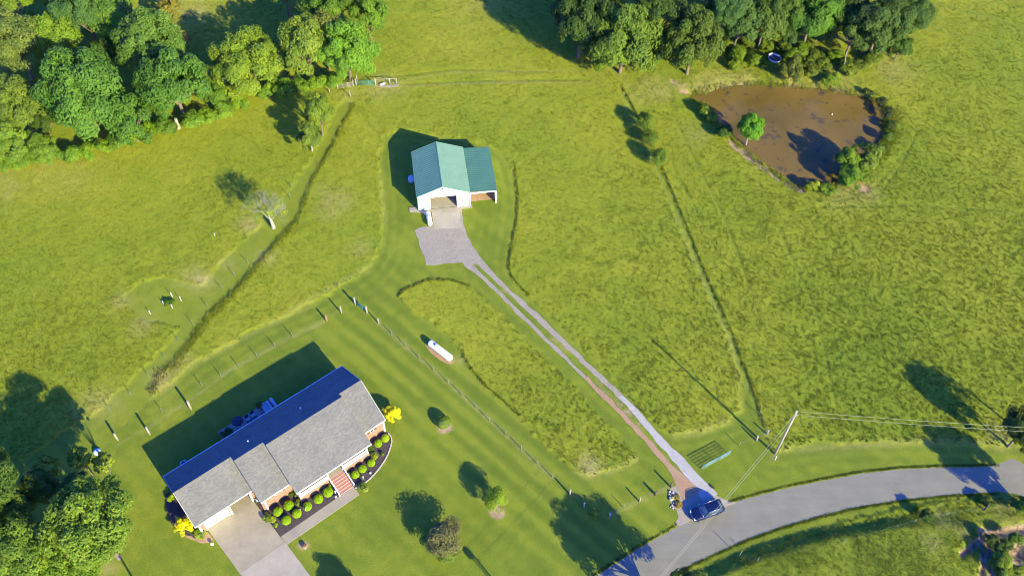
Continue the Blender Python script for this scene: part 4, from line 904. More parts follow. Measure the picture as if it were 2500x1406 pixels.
def shrub(px_, py_, zc, r, col, lb, kind='small', cat='shrub', zs=1., name='garden_shrub', group=None, trunk=False):
    return tree(px_, py_, 10, zc, kind, col, lb, cat=cat, name=name, r=r, zs=zs, trunk=trunk, group=group)
shrub(449, 1284, 1.3, 1.45, (.52, .50, .02), 'yellow leaved shrub at the left corner of the garage', 'mid', zs=.85)
shrub(958, 1010, 1.35, 1.35, (.62, .56, .03), 'golden yellow shrub at the right gable corner of the house', 'mid', zs=.85)
shrub(417, 1214, .5, .55, (.20, .28, .02), 'small lime green shrub against the left garage wall', 'shrub')
shrub(487, 1302, .55, .75, (.17, .26, .03), 'spiky light green hosta plant at the garage corner beside the driveway', 'weed', 'plant')
shrub(468, 1291, .5, .55, (.05, .09, .03), 'dark bluish shrub between the yellow shrub and the hosta', 'shrub')
for i, (px_, py_, r, c, lb) in enumerate([(650,1262,.6,(.13,.19,.05),'leafy plant cluster at the corner of walk bed and driveway'),(664,1268,.5,(.24,.30,.04),'pale yellow green plant at the driveway end of the mulch bed'),(674,1281,.3,(.22,.30,.03),'tiny lime plant at the outer corner of the mulch bed'),(718,1207,.55,(.10,.15,.03),'tall dark flowering plant where the brick front steps out to the porch'),(726,1226,.4,(.13,.18,.05),'small mixed plant left of the flag boxwood'),(805,1187,.3,(.20,.28,.03),'small green plant behind the boxwood left of the steps'),(904,1093,.55,(.08,.12,.05),'grey green perennial at the right porch corner'),(914,1112,.6,(.16,.20,.04),'yellow green grassy plant in the right mulch bed'),(934,1108,.3,(.14,.18,.03),'small low plant near the curved stone edging'),(878,1186,.6,(.08,.13,.06),'bluish hosta at the outer corner right of the steps'),(890,1192,.6,(.22,.27,.08),'variegated grassy plant at the tip of the right bed'),(850,1157,.3,(.14,.22,.03),'small plant tight against the right stair rail')]):
    shrub(px_, py_, .35, r, c, lb, 'weed', 'plant', name='garden_plant', group='perennials in the front beds')
# yard shrubs and trees
shrub(1084, 1031, .75, .98, (.10, .17, .025), 'lone clipped round shrub in a soil ring on the lawn right of the house', 'box', name='round_shrub', zs=.95)
tree(1212, 1222, 26, 1.75, 'dense', (.165, .25, .03), 'dense round yard tree with glossy yellow green leaves on the front lawn', name='yard_tree', zs=1.1, r=1.65, seed=2)
tree(1083, 1316, 44, 2.1, 'dense', (.125, .13, .10), 'large dark purplish green shrub with green skirt on the front lawn', cat='shrub', name='plum_shrub', zs=.85, r=2.45, trunk=False)
shrub(1090, 1340, 1.0, 2.1, (.12, .18, .05), 'low green skirt foliage round the foot of the purple brown shrub', 'mid', zs=.5)
tree(885, 1490, 60, 3.0, 'mid', (.10, .16, .03), 'round tree just below the bottom edge throwing its shadow on the lawn', zs=1.0, r=2.3)

# ------------------------------------------------------------------ small garden things
s = empty('shepherd_hook', g(742, 1335)); c = MB(); pts = [(0, 0, 0), (-.05, .05, 1.6)]+[(-.05-.35*math.sin(a)*1, .05+.0, 1.6+.5*math.sin(a/2)+.0) for a in ()]
c.tube([(0, 0, -.1), (-.1, 0, 1.2), (-.22, 0, 1.9), (-.12, 0, 2.25), (.12, 0, 2.3), (.3, 0, 2.0), (.38, 0, 1.2), (.38, 0, -.1)], .022, 6)
c.build('hook', M_BLACK, s); c = MB(); c.lathe([(0, 0), (.2, 0), (.3, .32), (.26, .32), (0, .28)], n=14); c.build('pot', M_STONE, s, (.15, -.05, 0))
me, C, cr = crown('weed', 1); o = link('flowers', me, s, (.15, -.05, .4)); o.scale = (.3,)*3; o.color = (.30, .22, .2, 1)
tag(s, 'black arched garden hook over a flower pot on the lawn by the walk', 'garden hook')
for i, (px_, py_, lb) in enumerate([(819,1203,'beside the boxwood left of the steps'),(887,1168,'in the right bed just right of the steps'),(871,1194,'at the outer corner of the walk by the steps')]):
    s = MB(); s.lathe([(0, 0), (.12, 0), (.05, .1), (.04, .45), (.14, .5), (.17, .62), (.08, .72), (0, .74)], n=12)
    tag(s.build('garden_light', M_STONE, None, g(px_, py_)), 'small white mushroom shaped garden ornament '+lb, 'ornament', 'white bed ornaments')
for i, (px_, py_, lb) in enumerate([(820,1213,'white stone block at the walk edge left of the steps'),(904,1155,'pointed pale stone in the right mulch bed'),(732,1246,'pale stone in the mulch bed near the flag boxwood'),(490,1303,'white ball beside the hosta at the garage corner')]):
    s = MB(); s.lathe([(0, 0), (.16, .02), (.2, .15), (.13, .27), (0, .3)], n=7, smooth=False); tag(s.build('garden_stone', M_STONE, None, g(px_, py_)), lb, 'stone')
s = empty('garden_flag', g(750, 1246)); c = MB(); c.tube([(0, 0, 0), (0, 0, 1.35)], .015, 6); c.build('pole', M_BLACK, s); c = MB(); c.obox((.0, -.2, 1.0), (.03, .17, .03), (.008, 0, 0), (.0, -.02, .32)); c.build('flag_cloth', M_BLUEGREY, s)
tag(s, 'pale blue garden flag standing before the third front boxwood', 'flag')
s = MB(); s.box(-.16, .16, -.12, .12, .35, .62); s.box(-.02, .02, -.02, .02, 0, .35); tag(s.build('yard_sign', M_WHITE, None, g(520, 1331)), 'small white yard sign on the grass left of the driveway', 'sign')
s = empty('hose_reel', g(631, 1222)); c = MB(); c.lathe([(.05, .2), (.28, .2), (.28, .5), (.05, .5)], n=14); c.build('reel', M_BLUEGREY, s); MB().box(-.3, -.24, -.1, .1, 0, 1.0).build('frame', M_STEEL, s); MB().box(.24, .3, -.1, .1, 0, 1.0).build('frame', M_STEEL, s)
s.rotation_euler = (0, 0, .6); tag(s, 'blue grey garden hose reel at the inner corner between garage and house front', 'hose reel')
s = MB(); s.lathe([(0, 0), (.5, 0), (.55, .25), (.35, .55), (0, .62)], n=14); tag(s.build('kettle_tank', M_BLUEGREY, None, g(238, 1104)), 'rounded blue grey drum in the shade behind the right sapling', 'drum')

# ------------------------------------------------------------------ propane tanks
def propane(loc, rz, ln, r, label, dome):
    s = empty('propane_tank', loc, rz); b = MB(); h = ln/2; n = 20; prof = []
    for k in range(7): a = math.pi/2*k/6; prof.append((-h+r*.75*(1-math.sin(a)) if False else -h+r*.75-r*.75*math.cos(a), r*math.sin(a)))
    prof += [(-p[0], p[1]) for p in prof[::-1]]
    base = len(b.v)
    for xx, rr in prof:
        for k in range(n): a = 2*math.pi*k/n; b.v.append((xx, rr*math.cos(a), rr*math.sin(a)+r+.18))
    for i in range(len(prof)-1):
        for k in range(n): b.f.append((base+i*n+k, base+i*n+(k+1) % n, base+(i+1)*n+(k+1) % n, base+(i+1)*n+k)); b.sm.append(True)
    b.build('shell', M_TANK, s)
    d = MB(); d.lathe([(.24, 2*r+.10), (.24, 2*r+.34), (.16, 2*r+.42), (0, 2*r+.43)], (dome, 0, 0), 14); d.build('valve_dome', M_BLUEGREY, s)
    for xx in (-h*.6, h*.6): MB().box(xx-.1, xx+.1, -r*.7, r*.7, 0, .42).build('saddle', M_WALK, s)
    return tag(s, label, 'gas tank')
a, b = g(1052, 838, .7), g(1098, 873, .7); cpt = (a+b)/2
propane((cpt.x, cpt.y, 0), math.atan2(b.y-a.y, b.x-a.x), 4.75, .53, 'long white propane tank on the lawn between the house and the drive field', -.85)
slab('soil_patch', rough_edge([Vector((cpt.x, cpt.y, 0))+Matrix.Rotation(math.atan2(b.y-a.y, b.x-a.x), 3, 'Z') @ Vector((2.7*math.cos(t), -.15+.85*math.sin(t), 0)) for t in np.linspace(0, 2*math.pi, 20)[:-1]], .05, .4, 30), .018, M_DIRT)
a, b = g(1045, 522, .5), g(1050, 547, .5); cpt = (a+b)/2
propane((cpt.x, cpt.y, 0), math.atan2(b.y-a.y, b.x-a.x), 2.9, .42, 'short white propane tank beside the concrete apron of the barn', -.3)

# ------------------------------------------------------------------ the barn
BX = empty('green_roof_barn', (-16.243, 107.277, 0), math.radians(9.49))
tag(BX, 'white metal barn with green gable roof, open front door and lean-to on the right', 'barn')
BW, BD, BE, BR_, UR = 8.85, 10.25, 3.6, 5.5, 4.32
w_ = MB()
zz = 3.53
w_.box(.05, 2.17, .0, .12, 0, zz); w_.box(6.63, 8.78, .0, .12, 0, zz); w_.box(2.17, 6.63, 0, .12, 2.9, zz)
w_.box(.05, .17, .12, BD-.12, 0, zz); w_.box(8.66, 8.78, .12, BD-.12, 0, zz); w_.box(.05, 8.78, BD-.12, BD, 0, zz)
for v0, v1 in ((0, .12), (BD-.12, BD)):
    w_.add([(.05, v0, zz), (8.78, v0, zz), (UR, v0, BR_-.06), (.05, v1, zz), (8.78, v1, zz), (UR, v1, BR_-.06)], [(0, 1, 2), (3, 5, 4), (0, 2, 5, 3), (1, 4, 5, 2)])
w_.build('wall', M_SIDING, BX)
def ribroof(p0, p1, y0, y1, mat, name, t=.05, rib=.45):
    b = MB(); (xa, za), (xb, zb) = p0, p1; n = Vector((-(zb-za), 0, xb-xa)).normalized()
    if n.z < 0: n = -n
    A = [(xa, y0, za), (xb, y0, zb), (xb, y1, zb), (xa, y1, za)]; B_ = [(p[0]-n.x*t, p[1], p[2]-n.z*t) for p in A]
    b.add(A+B_, [(0, 1, 2, 3), (4, 7, 6, 5), (0, 4, 5, 1), (1, 5, 6, 2), (2, 6, 7, 3), (3, 7, 4, 0)])
    k = y0+.08; c = Vector(((xa+xb)/2, 0, (za+zb)/2)); hx = Vector(((xb-xa)/2, 0, (zb-za)/2))*.998
    while k < y1-.05:
        b.obox((c.x+n.x*.018, k, c.z+n.z*.018), hx, (0, .04, 0), n*.022); k += rib
    return b.build(name, mat, BX)
ribroof((-.08, BE-.02), (UR, BR_+.02), -.12, BD+.12, M_ROOFG, 'roof')
r2 = ribroof((BW+.08, BE-.02), (UR+.002, BR_+.02), -.12, BD+.12, M_ROOFF, 'roof'); r2['label'] = 'sun faded pale green roof slope'
rc = MB(); rc.add([(UR-.2, -.14, BR_-.04), (UR, -.14, BR_+.08), (UR+.2, -.14, BR_-.04), (UR-.2, BD+.14, BR_-.04), (UR, BD+.14, BR_+.08), (UR+.2, BD+.14, BR_-.04)], [(0, 3, 4, 1), (1, 4, 5, 2), (0, 1, 2), (3, 5, 4)]); rc.build('ridge_cap', M_ROOFG, BX)
tg = MB()
tg.bar((-.08, -.14, BE-.08), (UR, -.14, BR_-.04), .04, .16); tg.bar((UR, -.14, BR_-.04), (BW+.08, -.14, BE-.08), .04, .16); tg.box(-.12, -.085, -.12, BD+.12, BE-.2, BE-.03)
tg.box(.0, .14, -.03, -.003, 0, 3.45); tg.box(8.70, 8.82, -.03, -.003, 0, 3.45); tg.build('trim', M_ROOFG, BX)
lt = ribroof((8.9, 3.42), (13.5, 3.12), .02, BD+.05, M_ROOFD, 'lean_to_roof'); 
lw = MB(); lw.box(8.9, 13.35, .05, .15, 2.80, 3.04); lw.build('lean_to_header', M_WHITE, BX)
lw = MB(); lw.box(13.25, 13.37, .2, BD, 0, 3.05); lw.box(8.8, 13.25, BD-.12, BD, 0, 3.1); lw.build('lean_to_wall', M_SIDING, BX)
for u, v in ((13.30, .08), (13.30, 3.4), (13.30, 6.8), (8.92, .08)): MB().box(u-.08, u+.08, v-.07, v+.09, 0, 3.0).build('lean_to_post', M_WHITE if v < .1 else M_WOOD, BX)
MB().box(.2, 8.65, .13, BD-.13, .02, .07).build('floor', M_CONC2, BX)
MB().box(8.85, 13.2, .9, BD-.15, -.1, .035).build('lean_to_floor', M_SOIL, BX)
df = MB(); df.box(2.08, 2.17, -.04, -.003, 0, 2.95); df.box(6.63, 6.72, -.04, -.003, 0, 2.95); df.box(2.08, 6.72, -.04, -.003, 2.95, 3.03); df.build('door_frame', M_WHITE, BX)
MB().box(2.3, 6.5, .3, 3.2, 2.95, 3.0).build('overhead_door', M_SIDING, BX)
MB().box(UR-.12, UR+.12, -.2, -.13, 4.9, 5.1).build('lamp', M_BLACK, BX)
BM_ = Matrix.Translation((-16.243, 107.277, 0)) @ Matrix.Rotation(math.radians(9.49), 4, 'Z')
BP = lambda L_: [BM_ @ Vector((u, v, 0)) for u, v in L_]
slab('concrete_apron', BP([(2.2, -.01), (6.62, -.01), (6.9, -.5), (6.85, -4.7), (2.27, -4.35)]), .075, M_CONC2)
slab('footing_strip', rough_edge(BP([(-1.3, .2), (0, .3), (0, -.0), (6.7, 0), (9.1, 0), (9.3, -.45), (6.9, -.7), (6.7, -.45), (2.2, -.35), (1, -.7), (-.1, -.4), (-1.45, -.2)]), .06, .3, 40), .025, M_TAN)
s = empty('entry_ramp'); s.matrix_world = BM_ @ Matrix.Translation((-.75, .35, 0)); MB().box(-.7, .65, -.35, .45, 0, .12).build('deck', M_TAN, s); tag(s, 'small tan step slab at the left front corner of the barn', 'step')
s = empty('junk_pile'); s.matrix_world = BM_ @ Matrix.Translation((1.45, -.75, 0)); R_ = random.Random(9); q = MB()
for k in range(9): q.obox((R_.uniform(-.4, .4), R_.uniform(-.5, .5), .15+.06*k), (R_.uniform(.15, .5), R_.uniform(-.2, .2), 0), (0, .1, .02), (0, 0, .04))
q.build('scrap_boards', M_STONE, s); q = MB(); q.tube([(-.2, .3, .0), (-.3, .4, .9), (.3, .3, 1.0)], .05, 6); q.build('pipe', M_STEEL, s); tag(s, 'pale heap of scrap and pipe leaning between barn front and small tank', 'scrap pile')
s = MB(); s.lathe([(0, 0), (.55, 0), (.62, .5), (.55, 1.0), (.3, 1.2), (0, 1.22)], n=14); p = BM_ @ Vector((-.55, 6.9, 0)); tag(s.build('water_drum', M_CUSHION, None, p), 'pale round drum against the shaded left wall of the barn', 'drum')
s = MB(); s.box(-.6, .6, -.3, .3, .0, .7); s.box(-.5, .0, -.25, .25, .7, .95); p = BM_ @ Vector((11.2, 4.5, 0)); tag(s.build('storage_crate', M_NAVY, None, p), 'dark storage crate on the dirt floor inside the lean-to', 'crate')

# ------------------------------------------------------------------ fences, posts and gates
def tpost(b, p, h=1.35): b.box(p.x-.03, p.x+.03, p.y-.03, p.y+.03, -.1, h)
def fence(name, woods, steels, label, wires=True, wmat=M_WOOD, wires_z=(.45, .85, 1.2)):
    """woods / steels: [(px, py, height, radius, material)] ; posts are parts"""
    items = [(i, 'w') for i in woods]+[(i, 's') for i in steels]
    P = [g(i[0], i[1]) for i, k in items]; o0 = sorted(P, key=lambda p: p.x)[0].copy(); root = empty(name, o0)
    for (i, k), p in zip(items, P):
        b = MB()
        if k == 'w': b.tube([(0, 0, -.15), (0, 0, i[2]*.5), (.02, .01, i[2])], [i[3]*1.05, i[3], i[3]*.93], 10); b.build('wooden_post', i[4], root, p-o0)
        else: b.box(-.035, .035, -.03, .03, -.1, i[2]); b.build('steel_post', M_TPOST, root, p-o0)
    if wires:
        dx = max(p.x for p in P)-min(p.x for p in P); dy = max(p.y for p in P)-min(p.y for p in P)
        S = sorted(P, key=(lambda p: p.x) if dx > dy else (lambda p: -p.y)); b = MB()
        for a, c in zip(S[:-1], S[1:]):
            for zz in wires_z: b.tube([a-o0+Vector((0, 0, zz)), c-o0+Vector((0, 0, zz))], .005, 3, False)
        b.build('wire', M_TPOST, root)
    return tag(root, label, 'fence')
W_ = M_PALEWOOD
fence('wire_fence', [(366,1060,2.1,.15,W_),(467,999,2.3,.17,W_),(797.5,782.5,1.35,.16,M_REDWOOD),(833.5,763.8,1.75,.11,W_)], [(x_, y_, 1.3) for x_, y_ in [(397,1006),(494,944),(541,921),(584,897.5),(628.7,873),(672,847),(715,823)]], 'wire fence behind the house lawn, from two pale posts to the red brown post')
fence('wire_fence', [(288,1074,1.9,.15,W_)], [(x_, y_, 1.3) for x_, y_ in [(269,1002),(321,966),(364,920),(403,875),(437,834),(471,792),(508,751),(543,707),(573.8,674.5),(606.7,644.6),(660,520),(709,483),(714,460)]], 'thin steel post fence climbing the left meadow along the ditch')
fence('wire_fence', [(924,789,1.3,.10,W_),(1391,1206,1.5,.13,W_),(1425,1237.5,1.3,.13,W_)], [(x_, y_, 1.25) for x_, y_ in [(956,816),(991,846),(1024,875),(1058,903),(1095,936),(1128,965),(1162,995),(1195,1027),(1235,1061),(1273,1096),(1311,1132),(1349,1165)]], 'long wire fence running down the lawn from the small green gate to the road corner')
fence('wire_fence', [(1488,1259.6,1.2,.13,W_),(1561,1224,1.3,.11,M_WOOD),(1600,1207,1.1,.18,M_DKWOOD),(1637.4,1188,1.55,.13,M_DKWOOD)], [(1522.6,1239,1.2)], 'short fence of four dark topped posts left of the drive mouth')
fence('wire_fence', [(1846,1075,1.3,.15,M_WOOD),(1872,1060,1.2,.12,W_)], [(x_, y_, 1.3) for x_, y_ in [(1804,1088),(1853,1012),(1818,945),(1780,850),(1735,745),(1690,640),(1648,545),(1608,440),(1560,350),(1525,270)]], 'wire fence up the mown strip between the big hay fields, ending at wooden corner posts')
fence('wire_fence', [(2402,1245,1.6,.14,M_DKWOOD)], [(x_, y_, 1.2) for x_, y_ in [(2185,1290),(2230,1276),(2310,1258),(2460,1240)]]+[(x_, y_, 2.2) for x_, y_ in [(1804,1358),(1845,1375),(2055,1330)]], 'sparse wire fence along the pasture below the road with one dark wooden post')
GOAT = M_GREENGATE
def gate(pa, pb, h, mat, label, nr=5, ns=3, post=None, r=.03, panels=1):
    a, b = g(*pa), g(*pb); root = empty('field_gate', a, math.atan2(b.y-a.y, b.x-a.x)); Lx = (b-a).length
    for pn in range(panels):
        q = MB(); xa = .1+(Lx-.1)/panels*pn; xb = (Lx-.1 if panels == 1 else .1+(Lx-.1)/panels*(pn+1)-.06)
        for k in range(nr): zz = .22+(h-.22)*k/(nr-1); q.tube([(xa, 0, zz), (xb, 0, zz)], r if 0 < k < nr-1 else r*1.3, 6)
        for k in range(ns+2): xx = xa+(xb-xa)*k/(ns+1); q.tube([(xx, .01, .2), (xx, .01, h+.01)], r*1.2, 6)
        q.build('gate_leaf', mat, root)
    if post:
        for xx in (0, Lx):
            q = MB(); q.tube([(xx, 0, -.2), (xx, 0, h+.45)], post, 10); q.build('wooden_post', W_, root)
    return tag(root, label, 'gate')
gate((867.5, 742.5), (895.7, 763.6), 1.25, M_GREENGATE, 'small green tube gate between two pale posts on the lawn fence', 5, 2, .15)
gate((1711, 1147), (1782, 1109), 1.35, M_TEALGATE, 'long pale teal double tube gate standing open beside the gravel drive', 6, 2, None, .035, 2)
gate((869.7, 210), (917, 209.7), 1.3, M_GREENGATE, 'green tube gate at the far corner of the meadow by the wood', 6, 2, .13)
gate((824.8, 218), (863, 212.8), 1.2, simple('rusty_gate', (.30, .26, .20), .8, .2), 'rusty wooden coloured gate left of the green far gate', 5, 2, .10)
s = empty('rail_fence', g(919, 209.3)); p1 = g(952, 206.6)-g(919, 209.3); p2 = g(968, 205.5)-g(919, 209.3)
for pp, hh in ((p1, 1.5), (p2, 1.4)): q = MB(); q.tube([(pp.x, pp.y, -.1), (pp.x, pp.y, hh)], .10, 8); q.build('wooden_post', W_, s)
q = MB(); q.tube([(0, 0, 1.45), (p1.x, p1.y, 1.42), (p2.x, p2.y, 1.38)], .06, 8); q.build('rail', W_, s); tag(s, 'short pale pole rail fence right of the far green gate', 'fence')
for px_, py_, h_, lb in [(855.6,238,1.6,'lone leaning pale post below the far gates'),(805,227,1.0,'short pale post half hidden at the wood edge left of the far gates'),(873,203,1.9,'tall pale post just behind the far green gate')]:
    q = MB(); q.tube([(0, 0, -.1), (-.03, 0, h_)], [.09, .08], 8); tag(q.build('fence_post', W_, None, g(px_, py_)), lb, 'post')
q = MB(); R_ = random.Random(2)
for k in range(6): q.lathe([(0, 0), (.25, .02), (.3, .25), (.18, .45), (0, .5)], (R_.uniform(-.3, .3), R_.uniform(-.2, .2), 0), 7, False)
tag(q.build('boulder', M_STONE, None, g(934, 208)), 'pale boulder on the dry ground beside the far gate', 'rock')
for i, (px_, py_, h_, lb) in enumerate([(421,725,1.05,'top left of the four on the mown patch'),(443,735,1.15,'rightmost of the four on the mown patch'),(400.5,744,.95,'bottom left of the four on the mown patch'),(422,753,1.05,'bottom right of the four on the mown patch'),(367.6,767,.9,'standing alone at the lower rim of the mown patch'),(525.4,577.5,.8,'standing alone in the tall grass above the mown patch')]):
    q = MB(); q.tube([(0, 0, -.05), (0, 0, h_)], .045, 8); q.tube([(0, 0, h_), (0, 0, h_+.04)], .06, 8)
    tag(q.build('white_pipe', M_PVC, None, g(px_, py_)), 'thin white plastic pipe marker, '+lb, 'pipe', 'white pipe markers in the left meadow')
tree(411, 739, 8, .3, 'weed', (.06, .12, .02), 'dark green weed clump between the white pipe markers', cat='plant', name='weed_clump', r=.8, trunk=False, zs=.7)
slab('footpath', rough_edge(gl([(938,211),(975,208),(970,214),(930,217),(918,214)]), .1, .4, 50), .22, M_TAN)

# ------------------------------------------------------------------ utility poles and wires
def upole(px_, py_, H, label, arm=True):
    base = g(px_, py_) if not isinstance(px_, Vector) else px_
    s = empty('utility_pole', base); b = MB(); b.tube([(0, 0, -.3), (0, 0, H*.5), (0, 0, H)], [.17, .145, .11], 12); b.build('pole', simple('pole_wood', (.36, .31, .24), .9, .2, 4, .3) if 'pole_wood' not in bpy.data.materials else bpy.data.materials['pole_wood'], s)
    q = MB(); q.lathe([(.05, H), (.09, H+.1), (.05, H+.22), (0, H+.25)], n=8); q.build('insulator', M_PVC, s)
    q = MB(); q.tube([(.0, 0, H-.9), (.35, .05, H-.95)], .03, 6); q.lathe([(.05, 0), (.08, .08), (0, .16)], (.36, .05, H-1.0), 8); q.build('bracket', M_STEEL, s)
    return tag(s, label, 'utility pole'), base
HPOLE = 12.2
up, base = upole(1892, 1108, HPOLE, 'tall wooden utility pole with wires at the road verge, right of the teal gate')
top = base+Vector((0, 0, HPOLE+.2)); low = base+Vector((.35, .05, HPOLE-.9))
r1 = g(2500, 1042, 11.2); rr1 = top+(r1-top)*1.35; r2_ = g(2500, 1030, 10.6); 
l1 = g(1612, 1406, 11.3); ll = top+(l1-top)*1.45
po2, b2 = upole(Vector((rr1.x, rr1.y, 0)), 0, rr1.z, 'utility pole beyond the right edge of the picture')
po3, b3 = upole(Vector((ll.x, ll.y, 0)), 0, ll.z, 'utility pole below the bottom edge of the picture')
def wire(a, b, sag, label, r=.013):
    n = 14; q = MB(); pts = []
    for k in range(n+1):
        t = k/n; p = a.lerp(b, t)-a; pts.append((p.x, p.y, p.z-4*sag*t*(1-t)))
    q.tube(pts, r, 5); return tag(q.build('power_line', M_WIRE, None, a), label, 'wire')
wire(top, Vector((rr1.x, rr1.y, rr1.z+.2)), .35, 'upper power line running from the pole to the right edge')
wire(low, Vector((rr1.x, rr1.y, rr1.z-.9)), .35, 'lower power line running from the pole to the right edge')
wire(top, Vector((ll.x, ll.y, ll.z+.2)), .45, 'upper power line crossing above the blue car to the bottom edge')
wire(low, Vector((ll.x, ll.y, ll.z-.9)), .45, 'lower power line crossing above the blue car to the bottom edge')
gy = g(1892, 1123); q = MB(); q.tube([(0, 0, 0), (.12, .25, .9)], .035, 6); tag(q.build('guy_marker', M_PVC, None, gy), 'short pale guy wire guard in the grass at the foot of the utility pole', 'marker')
# lower-left pole and lamp post whose shadows enter the picture
q = MB(); pb = g(388, 1420); q.tube([(0, 0, -.3), (0, 0, 3.6)], [.14, .12], 10)
s = empty('yard_pole', g(372, 1490)); q = MB(); q.tube([(0, 0, -.3), (0, 0, 5.2)], [.15, .12], 10); q.build('pole', M_WOOD, s); tag(s, 'wooden pole below the bottom edge left of the driveway', 'pole')
s = empty('bird_house', g(1222, 1445)); q = MB(); q.tube([(0, 0, -.2), (0, 0, 3.4)], .06, 8); q.build('pole', M_PVC, s); q = MB(); q.box(-.3, .3, -.3, .3, 2.9, 3.5); q.build('box', M_WHITE, s); q = MB(); q.lathe([(.5, 3.5), (0, 3.8)], n=4); q.build('roof', M_ROOFG, s)
tag(s, 'bird house on a pole just below the bottom edge, its shadow on the lawn', 'bird house')

# ------------------------------------------------------------------ water trough, rocks, small items
s = empty('water_trough', g(1889, 146)); s.rotation_euler = (0, .12, -.25); q = MB(); q.lathe([(0, .0), (1.15, .0), (1.3, .62), (1.22, .62), (1.08, .1), (0, .1)], n=28); o = q.build('tub', M_CUSHION, s); o.scale = (1.05, .95, 1)
q = MB(); q.lathe([(0, .25), (1.08, .25)], n=24); q.build('water', simple('dark_water', (.03, .05, .09), .1, .1, 1, 0, .6), s)
tag(s, 'round white stock trough holding dark water in the weeds above the pond', 'trough')
R_ = random.Random(21)
for i in range(14):
    px_ = 1633+R_.uniform(0, 12)+i*.3; py_ = 1200+i*3.1; r_ = R_.uniform(.09, .2); q = MB()
    q.lathe([(0, 0), (r_, .02), (r_*1.1, r_*.7), (r_*.6, r_*1.2), (0, r_*1.3)], n=7, smooth=False); o = q.build('rock', M_STONE, None, g(px_, py_)); o.rotation_euler = (R_.uniform(-.3, .3), R_.uniform(-.3, .3), R_.uniform(0, 6))
    tag(o, ORD[i]+' pale rock from the top in the row left of the drive mouth', 'rock', 'rocks at the left side of the drive mouth')
for px_, py_, r, c, lb in [(1650,1212,.5,(.20,.17,.06),'brownish weed tuft in the gravel by the rock row'),(1656,1230,.6,(.22,.18,.08),'dry weed tuft on the gravel right of the lower rocks'),(1641,1217,.35,(.5,.45,.5),'white flowering plant among the rocks at the drive mouth'),(1740,1189,.3,(.10,.08,.04),'small dark weed on the verge right of the gravel drive')]:
    tree(px_, py_, 5, .18, 'weed', c, lb, cat='plant', name='weed_clump', r=r, trunk=False, zs=.6)
q = MB(); q.lathe([(0, 0), (.12, .0), (.14, .1), (0, .16)], n=8); tag(q.build('floating_bottle', M_PVC, None, g(2031, 280, PONDZ)), 'tiny white float on the brown pond water', 'float')

